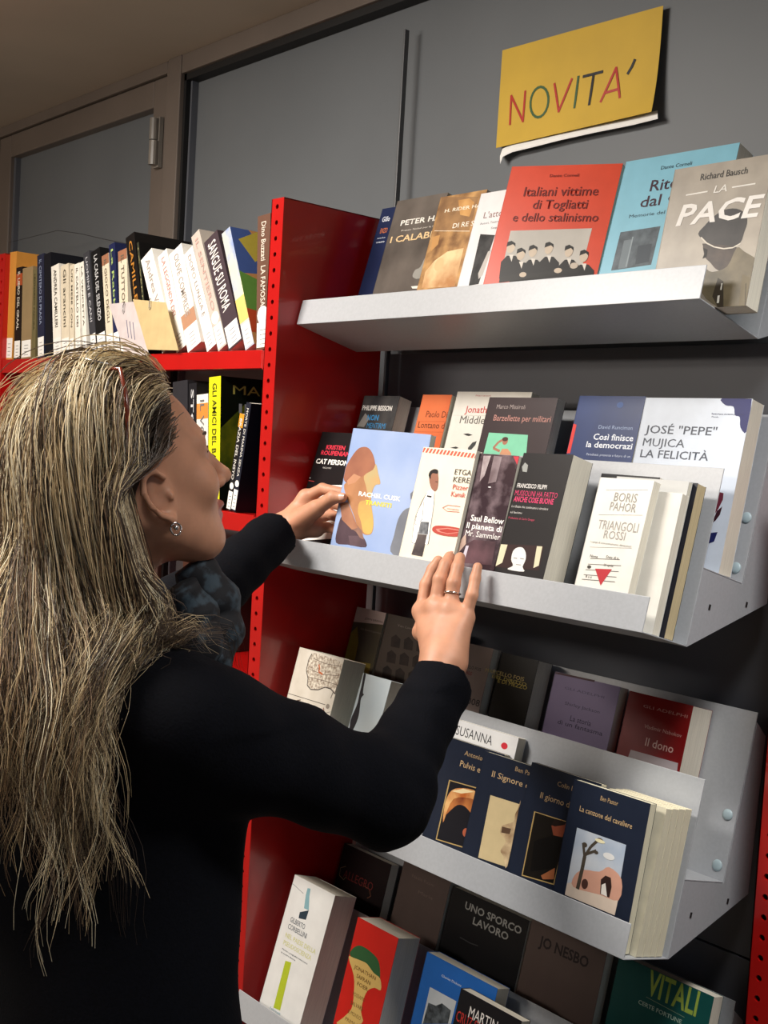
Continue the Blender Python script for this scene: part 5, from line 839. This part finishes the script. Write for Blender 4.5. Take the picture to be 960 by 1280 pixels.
# trousers and shoes (below the frame)
tr = [('c', HIP + [-.06, 0, -.02], HIP + [.06, 0, -.02], .115, .115, .03)]
for s in (-1, 1):
    kn = HIP + [s * .085, .03, -.46]; an = HIP + [s * .09, -.02, -.84]; tr += [('c', HIP + [s * .075, 0, -.04], kn, .098, .068, .03), ('c', kn, an, .066, .058, .02)]
V6, F6 = nets(tr, HIP - [.25, .2, .93], HIP + [.25, .2, .15], .011); mesh_np('trousers', V6, F6, [mat('dark_denim', '#1b2030', .8, .1, 200)], person)
for s in (-1, 1):
    an = HIP + [s * .09, -.02, -.86]; an[2] = .055
    V7, F7 = nets([('c', an + [0, -.02, .0], an + [0, .02, .02], .040, .042, .02), ('c', an + [0, .0, -.018], an + [s * .01, .15, -.028], .036, .030, .03)], an - [.09, .12, .1], an + [.09, .24, .12], .006)
    V7[:, 2] = np.maximum(V7[:, 2], .001); mesh_np('shoe', V7, F7, [mat('black_leather', '#141414', .4, .05)], person)
# --- scarf wrapped at the neck
bm = bmesh.new(); n = 64
for k, (rr, dz, tt) in enumerate(((.085, -.005, .026), (.100, -.035, .030), (.092, -.065, .026))):
    P_ = []
    for i in range(n):
        a = 2 * math.pi * i / n; rad = rr * (1 + .07 * math.sin(3 * a + k * 2)); P_.append(Vector(neck + [math.cos(a) * rad, .015 + math.sin(a) * rad * .92, dz - .028 * math.sin(a) + .010 * math.sin(5 * a + k)]))
    tube(bm, P_, [tt * (1 + .18 * math.sin(7 * 2 * math.pi * i / n + k * 1.3)) for i in range(n)], 10, True)
def sm3(P, k=5):
    P = [np.asarray(p) for p in P]; P = [2 * P[0] - P[1]] + P + [2 * P[-1] - P[-2]]; o = []
    for a, b, c, d in zip(P, P[1:], P[2:], P[3:]):
        for t in [j / k for j in range(k)]: o.append(.5 * (2 * b + (c - a) * t + (2 * a - 5 * b + 4 * c - d) * t * t + (3 * b - a - 3 * c + d) * t ** 3))
    return o
def bundle(pts, rr, ph):
    q = sm3([list(p) + [r_] for p, r_ in zip(pts, rr)]); tube(bm, [p[:3] for p in q], [p[3] * (1 + .10 * math.sin(i * 1.1 + ph)) for i, p in enumerate(q)], 18)
bundle([pz(238, 705, 1.37), pz(258, 735, 1.375), pz(270, 770, 1.38), pz(268, 805, 1.37), pz(255, 840, 1.35)], [.022, .030, .033, .030, .024], 0)
bundle([pz(225, 735, 1.33), pz(243, 765, 1.34), pz(250, 800, 1.335), pz(244, 835, 1.32)], [.020, .026, .027, .020], 2)
SC = mat('patterned_scarf', '#0a0c13', .8, .0, 48, col2='#34424c', bump=.4, mixlo=.5, mixhi=.62)
from_bm('scarf', bm, SC, person, person.matrix_world.inverted(), True)
# --- earring
e0 = hp(.083, .004, -.058); bm = bmesh.new()
tube(bm, [Vector(e0 + r * .002 + f * math.cos(t) * .006 + u * (math.sin(t) * .007 - .003)) for t in [2 * math.pi * i / 16 for i in range(16)]], .0011, 6, True)
bmesh.ops.create_icosphere(bm, subdivisions=2, radius=.0032, matrix=Matrix.Translation(Vector(e0 + r * .004 - u * .001)))
from_bm('earring', bm, mat('bright_silver', '#e8e8ea', .12, .02, metal=1.), person, person.matrix_world.inverted(), True)
# --- eyes (brows and lashes are dark strips)
bm = bmesh.new()
for s in (-1, 1):
    bmesh.ops.create_uvsphere(bm, u_segments=20, v_segments=12, radius=.0114, matrix=Matrix.Translation(Vector(hp(s * .032, .0735, -.0045))))
from_bm('eyes', bm, mat('eye_white', '#d8d0c8', .15, .03), person, person.matrix_world.inverted(), True)
bm = bmesh.new()
for s in (-1, 1):
    tube(bm, [Vector(hp(s * (.016 + .034 * t), .0955 - .016 * t * t - .004 * t, .016 + .006 * math.sin(t * 2.6))) for t in [i / 8 for i in range(9)]], [.0007 + .0009 * math.sin(math.pi * min(1, (i + 1) / 9)) for i in range(9)], 6)
    tube(bm, [Vector(hp(s * (.019 + .028 * t), .0905 - .010 * t * t, .0005 + .005 * math.sin(t * 3))) for t in [i / 8 for i in range(9)]], .0009, 5)
from_bm('eyebrows', bm, mat('brow_hair', '#4c3a2c', .7), person, person.matrix_world.inverted(), True)

# --- hair
HC = [('e', hp(0, -.020, .036), HB, (.083, .100, .091), .01), ('e', hp(0, -.062, -.03), HB, (.072, .055, .085), .03),
      ('c', hp(-.01, -.075, -.06), neck + [-.02, -.095, -.10], .068, .070, .03), ('c', neck + [-.05, -.085, -.04], neck + [-.06, -.10, -.15], .055, .050, .03), ('c', neck + [.04, -.070, -.02], neck + [.05, -.085, -.13], .045, .038, .03),
      ('-e', hp(0, .092, -.038), HB, (.16, .108, .104), .008), ('-c', hp(.10, .008, -.026), hp(.06, .008, -.026), .036, .030, .008), ('-c', hp(-.10, .008, -.026), hp(-.06, .008, -.026), .036, .030, .008),
      ('-c', hp(.10, .01, -.07), hp(.05, .01, -.08), .05, .04, .01)]
V8, F8 = nets(HC, C + [-.20, -.30, -.40], C + [.20, .16, .17], .0045); V8 = relax(V8, F8, 2)
def hgrow(d):
    a = math.degrees(math.atan2(abs(d[0]), d[1])); e = math.degrees(math.asin(max(-1, min(1, d[2]))))
    tab = [(0, 34), (35, 30), (52, 12), (66, -6), (84, -8), (98, 0), (112, -28), (140, -48), (180, -52)]
    for (a0, e0), (a1, e1) in zip(tab, tab[1:]):
        if a <= a1: return e > e0 + (e1 - e0) * (a - a0) / (a1 - a0)
    return True
NC, NS, NP = 540, 20, 26
roots = []
while len(roots) < NC:
    d = rng.normal(size=3); d /= np.linalg.norm(d)
    if hgrow(d) and (d[2] > -.75): roots.append(d)
roots = np.array(roots)
Pt = C + (np.array([0, -.012, .032]) + roots * [.079, .098, .090]) @ HB
BODYC = HP[:6] + HP[-2:] + sw[:7] + [('c', hp(0, -.060, -.05), chest + [0, -.085, .0], .050, .070, .06), ('c', chest + [0, -.085, .0], chest + [0, -.085, -.2], .075, .075, .06)]
HEADC = HP[:6]
EAR = [('e', hp(.080, .000, -.024), HB, (.022, .026, .040), .01), ('e', hp(-.080, .000, -.024), HB, (.022, .026, .040), .01)]
def grad(pr, P, e=.002):
    return np.stack([seval(pr, P + np.eye(3)[i] * e) - seval(pr, P - np.eye(3)[i] * e) for i in range(3)], 1) / (2 * e)
def tuck(P, m=0.):
    """hair beside the ears is kept behind them"""
    L_ = (P - C) @ HB.T; fm = (.018 - m - .53 * np.abs(L_[:, 0])) / .85; wt = np.clip((.022 - L_[:, 2]) / .02, 0, 1) * np.clip((L_[:, 2] + .115) / .03, 0, 1) * (np.abs(L_[:, 0]) > .03)
    L_[:, 1] -= wt * np.maximum(L_[:, 1] - fm, 0); return C + L_ @ HB
side = np.sign(roots[:, 0]) * np.clip(np.abs(roots[:, 0]) * 2.2, 0, 1); layer = rng.uniform(.006, .026, NC); LEN = rng.uniform(.38, .58, NC) * np.where(roots[:, 2] > .3, 1.05, .86)
step = LEN / (NP - 1)
vel = (-f * 1.0)[None] + r[None] * side[:, None] * .75 + u[None] * .1
fw_ = (rng.random(NC) < .3) & (roots[:, 0] > .35); path = np.zeros((NC, NP, 3)); path[:, 0] = Pt; P_ = Pt.copy(); ph = roots * 4 + rng.uniform(0, 1.6, (NC, 3)); jit = rng.normal(size=(NC, 3)) * .06
for k in range(1, NP):
    L_ = (P_ - C) @ HB.T; back = np.clip((.045 - L_[:, 1]) / .10, 0, 1); back = np.maximum(back, np.clip(-L_[:, 2] / .05, 0, 1) * (L_[:, 1] < .01))
    want = np.stack([side * .55 * (1 - back) * .9 + side * .10, -1.0 * (1 - back) - .08, -.25 - 1.6 * back], 1) @ HB
    want[:, 2] -= back * .6; want += jit
    low = np.clip((-.06 - L_[:, 2]) / .05, 0, 1); fr_ = (fw_ & (L_[:, 0] > .0))
    want = want + low[:, None] * np.where(fr_[:, None], (f * .04 + r * .13)[None], (-f * .42)[None])
    s_ = k / NP; wave = np.stack([np.sin(ph[:, i] + k * (.78 + .22 * np.sin(ph[:, 0]))) for i in range(3)], 1) * (.12 + .45 * s_) * (back[:, None] > .5)
    want += wave * [1, .8, .25]
    vel = .55 * vel + .45 * want / np.linalg.norm(want, axis=1)[:, None]
    N_ = P_ + vel / np.linalg.norm(vel, axis=1)[:, None] * step[:, None]
    for _ in range(2):
        off = np.minimum(layer, .004 + k * .004); d_ = seval(BODYC, N_); g_ = grad(BODYC, N_); g_ /= np.linalg.norm(g_, axis=1)[:, None] + 1e-6
        push = np.maximum(off - d_, 0); N_ = N_ + g_ * push[:, None]
        d_ = seval(EAR, N_); g_ = grad(EAR, N_); g_ /= np.linalg.norm(g_, axis=1)[:, None] + 1e-6; g2 = g_ + np.array([0, -1.2, .4]); g2 /= np.linalg.norm(g2, axis=1)[:, None]
        N_ = N_ + g2 * np.maximum(.003 - d_, 0)[:, None]
    N_ = tuck(N_, .008)
    path[:, k] = N_; P_ = N_
# strands round every clump path
tt = np.linspace(0, 1, NP)
T_g = np.gradient(path, axis=1); T_g /= np.linalg.norm(T_g, axis=2)[:, :, None] + 1e-9
lat = np.cross(T_g, (path - path.mean((0,))[None] * 0 - C)); lat /= np.linalg.norm(lat, axis=2)[:, :, None] + 1e-9
amp = .013 * np.clip((tt - .30) / .5, 0, 1) ** 1.2
wph = roots[:, 0] * 5 + roots[:, 2] * 4 + rng.uniform(0, 2.2, NC); wfr = rng.uniform(2.3, 3.6, NC)
path = path + lat * (amp[None] * np.sin(6.283 * wfr[:, None] * tt[None] + wph[:, None]))[:, :, None]
for k in range(NP):
    q_ = path[:, k]; g_ = grad(BODYC, q_); g_ /= np.linalg.norm(g_, axis=1)[:, None] + 1e-6; q_ = q_ + g_ * (amp[k] * .6 * np.sin(6.283 * wfr * tt[k] + wph + 1.5) + amp[k] * .3)[:, None]
    path[:, k] = q_ + g_ * np.maximum(.003 - seval(BODYC, q_), 0)[:, None]
spread = (.0055 + .008 * np.sin(np.pi * np.clip(tt * 1.1, 0, 1)) - .0045 * tt ** 3)
segs = []; shade = []; cb_ = np.clip(.5 + .5 * np.sin(roots[:, 0] * 17 + roots[:, 1] * 9) * .5 + rng.normal(size=NC) * .28, 0, .999)
T_g = np.gradient(path, axis=1); T_g /= np.linalg.norm(T_g, axis=2)[:, :, None] + 1e-9
for j in range(NS):
    o = rng.normal(size=(NC, 1, 3)) * spread[None, :, None]
    o = o - (o * T_g).sum(2)[:, :, None] * T_g
    ww = rng.normal(size=(NC, 1, 3)) * .004 * (tt ** 2)[None, :, None]
    fr = rng.uniform(2, 7, (NC, 1)); wob = np.sin(tt[None] * fr + rng.uniform(0, 6, (NC, 1)))[:, :, None] * rng.normal(size=(NC, 1, 3)) * .003 * tt[None, :, None]
    fly = (rng.random(NC) < .06)[:, None, None] * rng.normal(size=(NC, 1, 3)) * .022 * (tt ** 1.5)[None, :, None]
    Sg = path + o + ww + wob + fly
    ql = rng.uniform(.68, 1, NC) ** .8; xs = (tt[None] * ql[:, None]) * (NP - 1); i0 = np.minimum(xs.astype(int), NP - 2); fr0 = (xs - i0)[:, :, None]; ar = np.arange(NC)[:, None]
    Sg = Sg[ar, i0] * (1 - fr0) + Sg[ar, i0 + 1] * fr0; Sg = tuck(Sg.reshape(-1, 3)).reshape(NC, NP, 3)
    # keep strands off the skin
    q_ = Sg.reshape(-1, 3); d_ = seval(BODYC, q_); g_ = grad(BODYC, q_); g_ /= np.linalg.norm(g_, axis=1)[:, None] + 1e-6
    q_ = q_ + g_ * np.maximum(.0015 - d_, 0)[:, None]; segs.append(q_.reshape(NC, NP, 3)); 
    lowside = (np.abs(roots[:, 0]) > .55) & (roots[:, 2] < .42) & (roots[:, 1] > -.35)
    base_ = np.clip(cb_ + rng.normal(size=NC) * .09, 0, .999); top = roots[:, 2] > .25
    sh = np.clip((base_ * 6).astype(int), 0, 5); sh = np.where(lowside, np.minimum(sh, 2) // 2 * 1, sh); sh = np.where(top & (cb_ > .42), np.maximum(sh, 4), sh); shade.append(sh)  # crown strands forced paler: overhead light painted over the natural blond streaks
Sg = np.concatenate(segs); sh = np.concatenate(shade); ns = len(Sg)
Tn = np.gradient(Sg, axis=1); Tn /= np.linalg.norm(Tn, axis=2)[:, :, None] + 1e-9
ref = np.array([.3, -.2, .93]); A1 = np.cross(Tn, ref); A1 /= np.linalg.norm(A1, axis=2)[:, :, None] + 1e-9; A2 = np.cross(Tn, A1)
rad = (.00052 * (1 - .7 * tt ** 2))[None, :, None] * rng.uniform(.7, 1.3, (ns, 1, 1))
ringv = np.stack([Sg + rad * (math.cos(a) * A1 + math.sin(a) * A2) for a in (0, 2.094, 4.189)], 2)        # ns, NP, 3, 3
VV = ringv.reshape(-1, 3); base = (np.arange(ns)[:, None] * NP + np.arange(NP - 1)[None]) * 3
Q = []
for a in range(3):
    b = (a + 1) % 3; Q.append(np.stack([base + a, base + b, base + 3 + b, base + 3 + a], 2))
Q = np.stack(Q, 2).reshape(-1, 4); MI = np.repeat(sh, (NP - 1) * 3) + 1
VA = np.concatenate([V8, VV]); FA = np.concatenate([F8, Q + len(V8)]); MA = np.concatenate([np.zeros(len(F8), int), MI])
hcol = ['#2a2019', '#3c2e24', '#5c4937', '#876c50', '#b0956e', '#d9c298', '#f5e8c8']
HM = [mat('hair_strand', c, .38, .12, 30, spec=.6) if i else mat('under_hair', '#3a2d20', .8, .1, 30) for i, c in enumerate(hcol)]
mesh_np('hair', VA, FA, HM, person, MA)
# --- glasses pushed up on the hair
gl = empty('glasses', Matrix.Translation(Vector(hp(0, .03, .13))), 'silver framed glasses with a reddish temple arm pushed up on the blond hair', 'glasses'); gi = gl.matrix_world.inverted()
SIL = mat('silver_frame', '#c8c8c8', .2, .03, metal=.9); TORT = mat('reddish_acetate', '#7a2f1a', .25, .2, 90, coat=.4)
LENS = mat('lens_glass', '#c8ccd0', .05, .02); LENS.node_tree.nodes['Principled BSDF'].inputs['Transmission Weight'].default_value = .92
GU, GF = .134, -.066
for s in (-1, 1):
    n = 24; P_ = [Vector(hp(s * .034 + math.cos(a) * .027, GF + .060 + math.sin(a) * .020 * .9, GU + .002 - math.sin(a) * .010 - abs(s * .034 + math.cos(a) * .027) * .10)) for a in [2 * math.pi * i / n for i in range(n)]]
    bm = bmesh.new(); tube(bm, P_, .0013, 6, True); from_bm('rim', bm, SIL, gl, gi, True)
    bm = bmesh.new(); bm.faces.new([bm.verts.new(p) for p in P_]); from_bm('lens', bm, LENS, gl, gi)
    bm = bmesh.new(); tube(bm, [Vector(hp(s * x, y, z)) for x, y, z in ((.061, GF + .060, .124), (.080, .000, .122), (.098, -.008, .098), (.108, -.018, .072), (.110, -.026, .050))], [.0022, .0024, .0026, .0026, .0022], 8); from_bm('temple_arm', bm, TORT, gl, gi, True)
bm = bmesh.new(); tube(bm, [Vector(hp(x, GF + .062 + .003 * math.cos(x * 300), .121)) for x in (-.009, -.004, 0, .004, .009)], .0012, 6); from_bm('bridge', bm, SIL, gl, gi, True)
